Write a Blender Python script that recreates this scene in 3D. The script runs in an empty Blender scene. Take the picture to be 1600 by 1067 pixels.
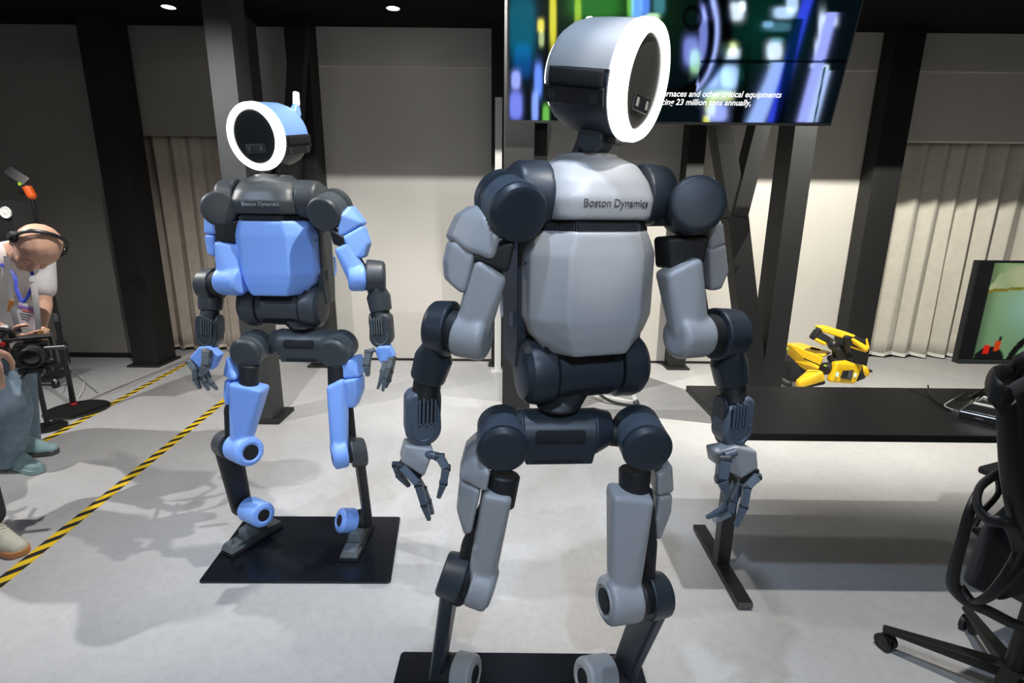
import bpy, bmesh, math, random
from mathutils import Vector as V, Matrix, Quaternion
random.seed(4)
sc = bpy.context.scene
COL = sc.collection
# ------------------------------------------------------------------ camera
F_PX = 818.0; TH = math.radians(13.9); RO = 0.0106
CAMZ = 1.5
c_, s_ = math.cos(TH), math.sin(TH)
CF = V((0, c_, -s_)); R0 = V((1, 0, 0)); U0 = V((0, s_, c_))
CR = R0*math.cos(RO) + U0*math.sin(RO)
CU = U0*math.cos(RO) - R0*math.sin(RO)
CO = V((0, 0, CAMZ))
cam = bpy.data.cameras.new('camera'); co = bpy.data.objects.new('camera', cam); COL.objects.link(co)
cam.sensor_width = 36; cam.lens = F_PX/1600*36; cam.clip_start = .05
m = Matrix((CR, CU, -CF)).transposed().to_4x4(); m.translation = CO
co.matrix_world = m; sc.camera = co
def ray(px, py): return CF*F_PX + CR*(px-800) + CU*(533.5-py)
def U(px, py, y):                       # surveyed point of the place at distance y
    d = ray(px, py); return CO + d*(y/d.y)
def Z(px, py, z=0.0):                   # surveyed point at height z
    d = ray(px, py); return CO + d*((z-CAMZ)/d.z)
# ------------------------------------------------------------------ world, lights, exposure
sc.view_settings.view_transform = 'Standard'; sc.view_settings.look = 'None'
sc.view_settings.exposure = 0.0; sc.view_settings.gamma = 1; sc.view_settings.use_curve_mapping = False
w = bpy.data.worlds.new('world'); sc.world = w; w.use_nodes = True
bg = w.node_tree.nodes['Background']; bg.inputs[0].default_value = (.80, .88, 1, 1); bg.inputs[1].default_value = .04
def lamp(name, kind, loc, target, power, color=(1, 1, 1), size=.05, angle=60, blend=.3, sizey=None):
    l = bpy.data.lights.new(name, kind); l.energy = power; l.color = color
    if kind == 'SPOT': l.spot_size = math.radians(angle); l.spot_blend = blend; l.shadow_soft_size = size
    elif kind == 'AREA':
        l.size = size
        if sizey: l.shape = 'RECTANGLE'; l.size_y = sizey
    else: l.shadow_soft_size = size
    o = bpy.data.objects.new(name, l); COL.objects.link(o); o.location = loc
    o.rotation_euler = (V(target)-V(loc)).to_track_quat('-Z', 'Y').to_euler()
    return o
WARM = (1, .95, .87); COOL = (.64, .79, 1)
lamp('key_spot_front', 'SPOT', (.28, -1.07, 3.0), (-.20, 1.3, .5), 158, COOL, .04, 46, .8)
lamp('front_left_spot', 'SPOT', (-2.1, .3, 3.0), (-.9, 2.05, 1.25), 108, COOL, .04, 40, .7)
lamp('overhead_spot', 'SPOT', (-.1, .75, 3.02), (.10, 1.25, .3), 90, (.62, .78, 1), .04, 92, .7)
lamp('key_spot_right', 'SPOT', (1.0, 1.30, 3.0), (1.45, 2.8, 0), 170, (1, .96, .90), .02, 84, .5)
lamp('key_spot_left', 'SPOT', (-3.5, 2.3, 3.0), (-1.9, 2.9, 0), 215, (1, .97, .93), .02, 102, .5)
lamp('left_floor_spot', 'SPOT', (-1.55, 2.45, 3.0), (-2.3, 3.5, 0), 185, (1, .97, .94), .02, 100, .6)
lamp('left_front_floor_spot', 'SPOT', (-1.5, .9, 3.0), (-1.5, 1.5, 0), 12, COOL, .03, 100, .6)
lamp('key_spot_middle', 'SPOT', (.05, 1.75, 3.0), (-.45, 3.3, 0), 170, WARM, .02, 84, .6)
lamp('chest_spot', 'SPOT', (.62, .35, 3.0), (.19, 1.22, 1.54), 135, (1, .97, .95), .03, 12, .5)
lamp('wall_spot_right', 'SPOT', (2.3, 3.2, 2.95), (2.6, 5.2, .75), 520, (1, .96, .86), .004, 122, .5)
lamp('wall_spot_middle', 'SPOT', (-.3, 3.2, 2.95), (-.3, 5.2, .9), 185, (1, .98, .93), .004, 95, .45)
lamp('rear_fill', 'AREA', (.8, -5.5, 2.1), (.6, 5, 1.7), 34, (1, .92, .80), 1.2, sizey=.1)  # fill lamp added behind the camera to lift the upper wall
lamp('side_glow', 'AREA', (-3.6, -1.2, 2.3), (0, 1.6, 1.2), 8, (.72, .84, 1), 1.0)
# ------------------------------------------------------------------ materials
def mat(name, col, rough=.5, metal=0, noise=0, nscale=20, bump=0, bscale=200, spec=.5, coat=0, emit=None, estr=0):
    m = bpy.data.materials.new(name); m.use_nodes = True; nt = m.node_tree; b = nt.nodes['Principled BSDF']
    b.inputs['Base Color'].default_value = (*col, 1); b.inputs['Roughness'].default_value = rough
    b.inputs['Metallic'].default_value = metal; b.inputs['Specular IOR Level'].default_value = spec
    b.inputs['Coat Weight'].default_value = coat
    if emit: b.inputs['Emission Color'].default_value = (*emit, 1); b.inputs['Emission Strength'].default_value = estr
    tc = nt.nodes.new('ShaderNodeTexCoord')
    if noise:
        n = nt.nodes.new('ShaderNodeTexNoise'); n.inputs['Scale'].default_value = nscale; n.inputs['Detail'].default_value = 6
        nt.links.new(tc.outputs['Object'], n.inputs['Vector'])
        r = nt.nodes.new('ShaderNodeMapRange'); r.inputs[1].default_value = .3; r.inputs[2].default_value = .7
        r.inputs[3].default_value = 1-noise; r.inputs[4].default_value = 1+noise
        nt.links.new(n.outputs[0], r.inputs[0])
        x = nt.nodes.new('ShaderNodeVectorMath'); x.operation = 'SCALE'; x.inputs[0].default_value = col
        nt.links.new(r.outputs[0], x.inputs['Scale']); nt.links.new(x.outputs[0], b.inputs['Base Color'])
    if bump:
        n = nt.nodes.new('ShaderNodeTexNoise'); n.inputs['Scale'].default_value = bscale; n.inputs['Detail'].default_value = 3
        nt.links.new(tc.outputs['Object'], n.inputs['Vector'])
        bp = nt.nodes.new('ShaderNodeBump'); bp.inputs['Strength'].default_value = bump; bp.inputs['Distance'].default_value = .002
        nt.links.new(n.outputs[0], bp.inputs['Height']); nt.links.new(bp.outputs[0], b.inputs['Normal'])
    return m
M = {}
M['shell'] = mat('pale_shell', (.36, .37, .385), .42, bump=.06, bscale=900)
M['slate'] = mat('slate_casing', (.024, .033, .045), .42, bump=.05, bscale=900)
M['slate2'] = mat('slate_casing_light', (.095, .125, .165), .42)
M['blue'] = mat('blue_shell', (.25, .45, 1.0), .42, bump=.06, bscale=900)
M['grey'] = mat('graphite_casing', (.055, .062, .068), .42, bump=.05, bscale=900)
M['grey2'] = mat('graphite_casing_light', (.13, .15, .16), .42)
M['core'] = mat('dark_core', (.012, .013, .015), .55)
M['black'] = mat('black_satin', (.012, .012, .013), .4, noise=.2, nscale=8)
M['vent'] = mat('vent_black', (.004, .004, .005), .8)
M['rib'] = mat('vent_rib', (.03, .034, .04), .45)
M['ring'] = mat('ring_light', (1, 1, 1), .4, emit=(1, .985, .96), estr=3.2)
M['glass'] = mat('face_glass', (.016, .017, .017), .16, spec=.6, coat=.4)
M['glassn'] = mat('face_glass_floor_tint', (.060, .056, .046), .2, spec=.6, coat=.4)  # floor reflection put into the base colour of the glass
M['lensb'] = mat('lens_lit', (.55, .55, .48), .2, coat=.5)  # brighter copy of the lens, its lit look held in the colour
M['lens'] = mat('lens', (.10, .10, .09), .15, coat=.5)
M['plate'] = mat('base_plate', (.008, .010, .014), .22, noise=.15, nscale=6, bump=.04, bscale=400)
M['floor'] = mat('floor_vinyl', (.50, .50, .50), .5)
M['wall'] = mat('wall_panel', (.55, .53, .49), .75, noise=.03, nscale=2, bump=.05, bscale=300)
M['wall2'] = mat('wall_shade_tint', (.24, .23, .205), .7, noise=.05, nscale=2, bump=.05, bscale=300)  # unlit left wall: the missing light is put into a darker colour
M['ceil'] = mat('ceiling_black', (.002, .002, .002), .9, spec=.2)
M['colb'] = mat('column_black', (.008, .0083, .0085), .6, noise=.08, nscale=5)
M['colg'] = mat('column_grey', (.013, .0145, .0145), .6, noise=.08, nscale=5)
M['pill'] = mat('pillar_grey_lit', (.042, .046, .048), .6, noise=.08, nscale=5)  # grey raised above the other columns to carry the pillar's separate lighting
M['curt'] = mat('curtain_cream', (.60, .57, .50), .9, noise=.05, nscale=15, bump=.3, bscale=500)
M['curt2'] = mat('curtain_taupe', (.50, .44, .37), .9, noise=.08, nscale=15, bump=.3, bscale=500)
M['white'] = mat('white_plastic', (.75, .75, .72), .5)
M['downl'] = mat('downlight_lens', (1, 1, 1), .4, emit=(1, .93, .82), estr=9)
M['yel'] = mat('yellow_shell', (.86, .53, .012), .4, noise=.04, nscale=20)
M['tapey'] = mat('tape_yellow', (.86, .58, .02), .5, noise=.05, nscale=30)
M['tapeb'] = mat('tape_black', (.02, .02, .021), .5)
M['table'] = mat('table_top', (.011, .0115, .012), .42, noise=.15, nscale=5, bump=.08, bscale=600)
M['silver'] = mat('silver', (.6, .6, .6), .3, metal=.9)
M['bezel'] = mat('bezel', (.02, .021, .022), .3)
M['bezel2'] = mat('bezel_grey', (.10, .105, .11), .35, metal=.4)
M['skin'] = mat('skin', (.62, .36, .25), .5, noise=.08, nscale=25, bump=.08, bscale=300)
M['lip'] = mat('lip', (.45, .17, .13), .5)
M['shirt'] = mat('white_cotton', (.62, .60, .60), .85, noise=.03, nscale=20, bump=.5, bscale=90)
M['jeans'] = mat('light_denim', (.20, .28, .36), .85, noise=.22, nscale=14, bump=.6, bscale=120)
M['shoe'] = mat('aqua_knit', (.33, .50, .52), .75, noise=.1, nscale=60, bump=.4, bscale=300)
M['cream'] = mat('cream_canvas', (.62, .60, .50), .8, noise=.04, nscale=60)
M['gum'] = mat('gum_sole', (.55, .24, .09), .6)
M['navy'] = mat('navy_cloth', (.035, .06, .20), .85, noise=.1, nscale=20, bump=.4, bscale=120)
M['trou'] = mat('dark_cloth', (.03, .03, .035), .9, noise=.1, nscale=20)
M['lany'] = mat('lanyard_blue', (.03, .06, .45), .6)
M['strap'] = mat('strap_grey', (.20, .19, .19), .7)
M['tan'] = mat('tan_leather', (.42, .19, .05), .6)
M['orange'] = mat('orange_joint', (.85, .13, .02), .4)
M['red'] = mat('red_plastic', (.7, .02, .02), .4)
M['cardw'] = mat('badge_card', (.72, .70, .74), .6)
M['cardp'] = mat('badge_print', (.35, .20, .6), .6)
M['cardo'] = mat('badge_print_red', (.8, .22, .15), .6)
M['chair'] = mat('chair_black', (.006, .0065, .007), .5, bump=.05, bscale=500)
M['chairmesh'] = mat('chair_mesh', (.018, .02, .024), .75, bump=.5, bscale=900)
M['seatf'] = mat('seat_fabric', (.03, .04, .055), .9, noise=.2, nscale=80)
M['led'] = mat('led_blue', (.2, .4, 1), .4, emit=(.25, .5, 1), estr=2.0)
M['ledg'] = mat('tag_lime', (.45, .75, .05), .5)
M['text'] = mat('text_white', (1, 1, 1), .5, emit=(1, 1, 1), estr=1.0)
M['engr'] = mat('lettering_grey', (.16, .16, .17), .35, metal=.5)
M['engl'] = mat('lettering_silver', (.72, .74, .78), .25, metal=.6)
# floor: worn vinyl with slabs of slightly different tone and very fine cracks
def floor_nodes():
    nt = M['floor'].node_tree; b = nt.nodes['Principled BSDF']; L = nt.links.new
    tc = nt.nodes.new('ShaderNodeTexCoord')
    n1 = nt.nodes.new('ShaderNodeTexNoise'); n1.inputs['Scale'].default_value = 2.2; n1.inputs['Detail'].default_value = 8; n1.inputs['Roughness'].default_value = .65
    n2 = nt.nodes.new('ShaderNodeTexNoise'); n2.inputs['Scale'].default_value = 26; n2.inputs['Detail'].default_value = 9; n2.inputs['Roughness'].default_value = .75
    n3 = nt.nodes.new('ShaderNodeTexNoise'); n3.inputs['Scale'].default_value = 220; n3.inputs['Detail'].default_value = 2
    for n in (n1, n2, n3): L(tc.outputs['Object'], n.inputs['Vector'])
    r1 = nt.nodes.new('ShaderNodeValToRGB'); r1.color_ramp.elements[0].position = .3; r1.color_ramp.elements[1].position = .72
    r1.color_ramp.elements[0].color = (.47, .47, .475, 1); r1.color_ramp.elements[1].color = (.54, .54, .54, 1)
    r2 = nt.nodes.new('ShaderNodeValToRGB'); r2.color_ramp.elements[0].position = .36; r2.color_ramp.elements[1].position = .56
    r2.color_ramp.elements[0].color = (.90, .90, .905, 1); r2.color_ramp.elements[1].color = (1, 1, 1, 1)
    L(n1.outputs[0], r1.inputs[0]); L(n2.outputs[0], r2.inputs[0])
    mx = nt.nodes.new('ShaderNodeMix'); mx.data_type = 'RGBA'; mx.blend_type = 'MULTIPLY'; mx.inputs[0].default_value = 1
    L(r1.outputs[0], mx.inputs[6]); L(r2.outputs[0], mx.inputs[7]); L(mx.outputs[2], b.inputs['Base Color'])
    bp = nt.nodes.new('ShaderNodeBump'); bp.inputs['Strength'].default_value = .12; bp.inputs['Distance'].default_value = .002
    L(n3.outputs[0], bp.inputs['Height']); L(bp.outputs[0], b.inputs['Normal'])
    b.inputs['Roughness'].default_value = .48
floor_nodes()
# ------------------------------------------------------------------ object helpers
def base_of(o):
    while o.parent: o = o.parent
    return V(o.location)
def obj(name, bm, mt, parent=None, ang=35, wn=True, kind=None, label=None):
    if parent: bmesh.ops.translate(bm, verts=bm.verts, vec=-base_of(parent))
    me = bpy.data.meshes.new(name); bm.to_mesh(me); bm.free()
    me.materials.append(M[mt] if isinstance(mt, str) else mt)
    if ang:
        for p in me.polygons: p.use_smooth = True
        me.set_sharp_from_angle(angle=math.radians(ang))
    o = bpy.data.objects.new(name, me); COL.objects.link(o)
    if parent: o.parent = parent
    if ang and wn:
        md = o.modifiers.new('wn', 'WEIGHTED_NORMAL'); md.keep_sharp = True
    if kind: o['kind'] = kind
    if label: o['label'] = label
    return o
def tag(o, label, cat, group=None, kind=None):
    o['label'] = label; o['category'] = cat
    if group: o['group'] = group
    if kind: o['kind'] = kind
    return o
def thing(name, label, cat, loc, group=None):
    o = bpy.data.objects.new(name, None); COL.objects.link(o); o.location = loc; o.empty_display_size = .1
    return tag(o, label, cat, group)
def struct(name, bm, mt, **k):
    o = obj(name, bm, mt, **k); o['kind'] = 'structure'; return o
def frame(z, x=None):                    # orthonormal frame, columns X Y Z
    z = V(z).normalized(); x = V(x) if x is not None else (V((1, 0, 0)) if abs(z.x) < .9 else V((0, 1, 0)))
    x = (x - z*x.dot(z)).normalized(); y = z.cross(x)
    return Matrix((x, y, z)).transposed()
def sph(p, r, n=10, k=6):
    p = V(p); out = [p+V((0, 0, r)), p-V((0, 0, r))]
    for j in range(1, k):
        a = math.pi*j/k
        for i in range(n):
            b = 2*math.pi*i/n; out.append(p+V((math.sin(a)*math.cos(b), math.sin(a)*math.sin(b), math.cos(a)))*r)
    return out
def disc(p, axis, R, r=.004, n=40, k=3, both=True):   # rounded-edge disc points, p = centre of disc
    p = V(p); f = frame(axis); out = []
    for i in range(n):
        b = 2*math.pi*i/n; d = f @ V((math.cos(b), math.sin(b), 0))
        for j in range(-k, k+1):
            a = math.pi/2*j/k
            out.append(p + d*(R-r+r*math.cos(a)) + f.col[2]*(r*math.sin(a)))
    return out
def ebox(p, f, hx, hy, hz, r=.003, n=8, k=4):
    out = []
    for sx in (-1, 1):
        for sy in (-1, 1):
            for sz in (-1, 1):
                out += sph(V(p)+f @ V((sx*(hx-r), sy*(hy-r), sz*(hz-r))), r, n, k)
    return out
def hull(*groups):
    bm = bmesh.new()
    for g in groups:
        for p in g: bm.verts.new(p)
    res = bmesh.ops.convex_hull(bm, input=bm.verts)
    junk = [e for e in res['geom_interior']+res['geom_unused'] if isinstance(e, bmesh.types.BMVert)]
    bmesh.ops.delete(bm, geom=list(set(junk)), context='VERTS')
    bmesh.ops.dissolve_limit(bm, angle_limit=.01, verts=bm.verts, edges=bm.edges)
    bmesh.ops.recalc_face_normals(bm, faces=bm.faces)
    return bm
def join(*bms):
    out = bmesh.new()
    for b in bms:
        me = bpy.data.meshes.new('t'); b.to_mesh(me); b.free(); out.from_mesh(me); bpy.data.meshes.remove(me)
    return out
def lathe(p, axis, prof, n=48, a0=0, a1=360, xref=None):
    bm = bmesh.new(); f = frame(axis, xref); p = V(p); full = abs(a1-a0) >= 359.9
    m_ = n if full else n+1; rows = []
    for i in range(m_):
        a = math.radians(a0+(a1-a0)*i/n); d = f @ V((math.cos(a), math.sin(a), 0))
        rows.append([bm.verts.new(p+f.col[2]*t+d*max(r, 1e-5)) for t, r in prof])
    for i in range(n if full else n):
        A = rows[i]; B = rows[(i+1) % m_]
        for j in range(len(prof)-1): bm.faces.new((A[j], B[j], B[j+1], A[j+1]))
    bmesh.ops.remove_doubles(bm, verts=bm.verts, dist=1e-5)
    bmesh.ops.recalc_face_normals(bm, faces=bm.faces)
    return bm
def cyl(p, q, r, r2=None, n=24):
    p, q = V(p), V(q); L = (q-p).length; r2 = r if r2 is None else r2; e = min(r, r2, L)*.12
    return lathe(p, q-p, [(0, 0), (0, r-e), (e, r), (L-e, r2), (L, r2-e), (L, 0)], n)
def box(p, f, hx, hy, hz, bev=.003):
    bm = bmesh.new(); bmesh.ops.create_cube(bm, size=2)
    bmesh.ops.scale(bm, vec=(hx, hy, hz), verts=bm.verts)
    if bev: bmesh.ops.bevel(bm, geom=bm.edges[:], offset=bev, segments=2, profile=.5, affect='EDGES')
    mm = f.to_4x4() if f is not None else Matrix.Identity(4); mm.translation = V(p); bm.transform(mm)
    return bm
def bx(x0, x1, y0, y1, z0, z1, bev=.002):
    return box(((x0+x1)/2, (y0+y1)/2, (z0+z1)/2), None, abs(x1-x0)/2, abs(y1-y0)/2, abs(z1-z0)/2, bev)
def prism(pts, vec, bev=.002):           # planar polygon extruded by vec
    bm = bmesh.new(); vec = V(vec); a = [bm.verts.new(V(p)) for p in pts]; b = [bm.verts.new(V(p)+vec) for p in pts]
    n = len(pts); bm.faces.new(a); bm.faces.new(b[::-1])
    for i in range(n): bm.faces.new((a[i], b[i], b[(i+1) % n], a[(i+1) % n]))
    bmesh.ops.recalc_face_normals(bm, faces=bm.faces)
    if bev: bmesh.ops.bevel(bm, geom=bm.edges[:], offset=bev, segments=2, affect='EDGES')
    return bm
def smooth_path(pts, k=6, closed=False):
    pts = [V(p) for p in pts]; n = len(pts); out = []
    rng = range(n) if closed else range(n-1)
    for i in rng:
        if closed: p0, p1, p2, p3 = pts[(i-1) % n], pts[i], pts[(i+1) % n], pts[(i+2) % n]
        else: p0, p1, p2, p3 = pts[max(i-1, 0)], pts[i], pts[i+1], pts[min(i+2, n-1)]
        for j in range(k):
            t = j/k; out.append(.5*((2*p1)+(p2-p0)*t+(2*p0-5*p1+4*p2-p3)*t*t+(3*p1-p0-3*p2+p3)*t**3))
    if not closed: out.append(pts[-1])
    return out
def tube(pts, r, n=10, k=6, closed=False, flat=1.0, up=None):
    P = smooth_path(pts, k, closed) if k else [V(p) for p in pts]; N = len(P); bm = bmesh.new(); rows = []
    x = None
    for i, p in enumerate(P):
        a = P[(i+1) % N] if (closed or i < N-1) else p; b = P[i-1] if (closed or i > 0) else p
        t = (a-b).normalized(); f = frame(t, x if up is None else up); x = f.col[0]
        rr = r if not isinstance(r, (list, tuple)) else r[min(int(i/(N-1)*(len(r)-1)), len(r)-2)]*(1-(i/(N-1)*(len(r)-1)) % 1) + r[min(int(i/(N-1)*(len(r)-1))+1, len(r)-1)]*((i/(N-1)*(len(r)-1)) % 1)
        rows.append([bm.verts.new(p+f @ V((math.cos(2*math.pi*j/n)*rr, math.sin(2*math.pi*j/n)*rr*flat, 0))) for j in range(n)])
    for i in range(N if closed else N-1):
        A = rows[i]; B = rows[(i+1) % N]
        for j in range(n): bm.faces.new((A[j], A[(j+1) % n], B[(j+1) % n], B[j]))
    if not closed: bm.faces.new(rows[0][::-1]); bm.faces.new(rows[-1])
    bmesh.ops.recalc_face_normals(bm, faces=bm.faces)
    return bm
def blob(caps, voxel=.008, smooth=6):     # one continuous organic surface grown over tapered capsules
    bms = [hull(*[sph(p, r, 14, 8) for p, r in c]) for c in caps]
    bm = join(*bms); me = bpy.data.meshes.new('b'); bm.to_mesh(me); bm.free()
    o = bpy.data.objects.new('b', me); COL.objects.link(o)
    md = o.modifiers.new('r', 'REMESH'); md.mode = 'VOXEL'; md.voxel_size = voxel
    sm = o.modifiers.new('s', 'SMOOTH'); sm.iterations = smooth; sm.factor = .5
    dg = bpy.context.evaluated_depsgraph_get(); me2 = bpy.data.meshes.new_from_object(o.evaluated_get(dg))
    out = bmesh.new(); out.from_mesh(me2)
    bpy.data.objects.remove(o); bpy.data.meshes.remove(me); bpy.data.meshes.remove(me2)
    return out
def melt(bms, voxel=.005, smooth=5):       # fuses hulls into one smooth moulded shell
    me = bpy.data.meshes.new('b'); bm = join(*bms); bm.to_mesh(me); bm.free()
    o = bpy.data.objects.new('b', me); COL.objects.link(o)
    md = o.modifiers.new('r', 'REMESH'); md.mode = 'VOXEL'; md.voxel_size = voxel
    sm = o.modifiers.new('s', 'SMOOTH'); sm.iterations = smooth; sm.factor = .5
    dg = bpy.context.evaluated_depsgraph_get(); me2 = bpy.data.meshes.new_from_object(o.evaluated_get(dg))
    out = bmesh.new(); out.from_mesh(me2)
    bpy.data.objects.remove(o); bpy.data.meshes.remove(me); bpy.data.meshes.remove(me2)
    return out
def text_bm(s, size, f, origin, extrude=.001, shear=0, align='LEFT', offset=0):
    cu = bpy.data.curves.new('t', 'FONT'); cu.body = s; cu.size = size; cu.extrude = extrude; cu.shear = shear; cu.align_x = align; cu.offset = offset
    cu.resolution_u = 4
    o = bpy.data.objects.new('t', cu); COL.objects.link(o)
    dg = bpy.context.evaluated_depsgraph_get(); me = bpy.data.meshes.new_from_object(o.evaluated_get(dg))
    bm = bmesh.new(); bm.from_mesh(me)
    mm = f.to_4x4(); mm.translation = V(origin); bm.transform(mm)
    bpy.data.objects.remove(o); bpy.data.meshes.remove(me); return bm
#@@SETTING
# ------------------------------------------------------------------ the setting
YW = 5.2; XL, XR = -6.2, 6.6; ZC = 3.08
struct('floor', bx(XL, XR, -4, YW+.8, -.05, 0, 0), 'floor')
struct('ceiling', bx(XL, XR, 2.6, YW+.8, ZC, ZC+.1, 0), 'ceil')
# back wall, built in pieces around two curtained openings
lx0, lx1 = U(198, 300, YW).x, U(352, 300, YW).x
rx0 = U(1383, 300, YW).x
zt = U(260, 210, YW).z; ztr = U(1500, 221, YW).z
def wall_piece(x0, x1, z0, z1, y=YW, mt='wall'): return bx(x0, x1, y, y+.12, z0, z1, 0)
struct('wall_back', join(wall_piece(lx1, rx0, 0, ZC)), 'wall')
wl = struct('wall_left', join(wall_piece(XL, lx0, 0, ZC), wall_piece(lx0, lx1, zt, ZC)), 'wall2')
struct('wall_right', wall_piece(rx0, XR, ztr, ZC), 'wall')
struct('wall_recess', bx(XL, XR, YW+.62, YW+.7, 0, ZC, 0), 'wall')
struct('baseboard_back', join(bx(XL, lx0, YW-.012, YW, 0, .05), bx(lx1, rx0, YW-.006, YW, 0, .025)), 'colb')
# shallow wall panels seen as faint rectangles of the back wall
zc1 = U(600, 105, YW).z
struct('trim_1', bx(U(486, 80, YW).x, U(768, 80, YW).x, YW-.02, YW, zc1, ZC, .001), 'wall')
struct('trim_2', bx(U(1200, 140, YW).x, XR, YW-.02, YW, U(1500, 113, YW).z, ZC, .001), 'wall')
# added light flag under the ceiling, out of view above: its lower edge cuts the wall light
struct('added_wall_flag', bx(-3.2, XR, 3.40, 3.43, 2.835, ZC, 0), 'ceil')
struct('added_rear_flag', bx(-4, XR, -1.5, -1.47, 2.35, 3.3, 0), 'ceil')  # added unseen flag behind the camera, keeps the rear fill off the wall top
def curtain(name, label, x0, x1, y, z0, z1, nf, amp, mt):
    bm = bmesh.new(); N = nf*14; ph = [random.uniform(-.9, .9) for _ in range(nf+2)]; am = [random.uniform(.6, 1.25) for _ in range(nf+2)]
    K = 14; rows = []
    for k in range(K+1):
        v = k/K; z = z0+(z1-z0)*v; row = []
        for i in range(N+1):
            u = i/N*nf; j = int(u); fr = u-j
            a = amp*(am[j]*(1-fr)+am[min(j+1, nf)]*fr); p_ = ph[j]*(1-fr)+ph[min(j+1, nf)]*fr
            yy = y + a*math.sin(2*math.pi*u+p_)*(1-.25*v) + .015*math.sin(5.1*u+2*v)
            xx = x0+(x1-x0)*i/N + .02*math.sin(4*math.pi*u+p_)*(1-v)
            zz = z + (.012*math.sin(2*math.pi*u+p_+1) if k == 0 else 0)
            row.append(bm.verts.new((xx, yy, zz)))
        rows.append(row)
    for k in range(K):
        for i in range(N): bm.faces.new((rows[k][i], rows[k][i+1], rows[k+1][i+1], rows[k+1][i]))
    t = thing(name, label, 'curtain', ((x0+x1)/2, y, z0))
    o = obj('drape', bm, mt, t, ang=180, wn=False)
    s = o.modifiers.new('s', 'SOLIDIFY'); s.thickness = .004
    hem = bmesh.new(); pr = None
    pts = [V((v.x+((x0+x1)/2), v.y+y, v.z+z0)) for v in [o.data.vertices[i].co for i in range(N+1)]]
    hb = bmesh.new(); prev = None
    for p in pts:
        q = [hb.verts.new(p+V((0, -.006, -.004))), hb.verts.new(p+V((0, -.006, .03))), hb.verts.new(p+V((0, .008, .03))), hb.verts.new(p+V((0, .008, -.004)))]
        if prev:
            for e in range(4): hb.faces.new((prev[e], prev[(e+1) % 4], q[(e+1) % 4], q[e]))
        prev = q
    hem.free(); obj('hem', hb, 'white' if mt == 'curt' else mt, t)
    tr = obj('curtain_rail', bx(x0, x1, y-.02, y+.02, z1-.01, z1+.02), 'colb', t)
    return t
curtain('curtain', 'long cream pleated curtain at the right, lower part brightly lit', rx0-.1, rx0+3.1, YW+.32, .03, ztr+.12, 15, .05, 'curt')
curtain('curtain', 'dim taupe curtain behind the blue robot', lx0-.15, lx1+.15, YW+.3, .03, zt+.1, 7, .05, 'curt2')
# columns
def post(name, label, x0, x1, y0, y1, mt, z1=ZC, base=True, cat='column', group=None):
    t = thing(name, label, cat, ((x0+x1)/2, (y0+y1)/2, 0), group)
    obj('shaft', bx(x0, x1, y0, y1, .02, z1, .004), mt, t)
    if base: obj('foot_plate', bx(x0-.03, x1+.03, y0-.05, y1+.03, 0, .02, .003), 'colg', t)
    return t
def pxw(xa, xb, py, y): return U(xa, py, y).x, U(xb, py, y).x
a, b = pxw(130, 175, 110, YW-.3); post('column', 'black column on the far left wall, behind the cameraman', a, b, YW-.3, YW-.02, 'colb')
a, b = pxw(452, 487, 150, YW-.25); cB = post('column', 'black wall column behind the blue robot\'s head', a, b, YW-.25, YW-.02, 'colb')
a, b = pxw(1078, 1106, 197, YW-.2); post('column', 'narrow wall column between the gray robot\'s shoulder and truss', a, b, YW-.2, YW-.02, 'colb')
a, b = pxw(1392, 1438, 110, YW-.2); post('column', 'tall dark column at the left edge of the cream curtain', a, b, YW-.2, YW-.02, 'colb')
a, b = pxw(768, 792, 150, YW-.15); post('column', 'black strip column directly left of the big screen', a, b, YW-.15, YW-.02, 'colb')
a, b = pxw(774, 785, 160, YW-.3); zz = U(778, 154, YW-.3).z
t = thing('light_panel_edge', 'thin pale upright strip between the black column and screen post', 'strip', ((a+b)/2, YW-.33, 0))
obj('strip', bx(a, b, YW-.36, YW-.31, .012, zz, .002), 'white', t); obj('foot_plate', bx(a-.03, b+.03, YW-.4, YW-.3, 0, .012), 'white', t)
# grey pillar behind the blue robot with black braces
py0 = 3.52
a, b = pxw(330, 371, 140, py0)
t = post('pillar', 'grey floor-to-ceiling pillar standing behind the blue robot', a, b, py0, py0+.2, 'pill', base=False)
obj('base_plate', bx(a-.02, b+.05, py0-.02, py0+.26, 0, .03, .004), 'colg', t)
def beam(A, B, w, d, mt, parent, name='brace'):
    A, B = V(A), V(B); f = frame(B-A, V((0, 1, 0))); L = (B-A).length
    return obj(name, box((A+B)/2, f, d/2, w/2, L/2, .003), mt, parent)
beam(U(374, 30, 3.9), U(398, 260, 3.9), .14, .16, 'colb', t)
t2 = thing('roof_brace', 'black slanted brace rising beside the black column behind blue robot', 'brace', U(425, 330, YW-.5))
beam(U(404, 252, YW-.45), U(368, -10, YW-.45), .16, .1, 'colb', t2)
beam(U(468, 45, YW-.4), U(452, 330, YW-.4), .14, .1, 'colb', t2)
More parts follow.
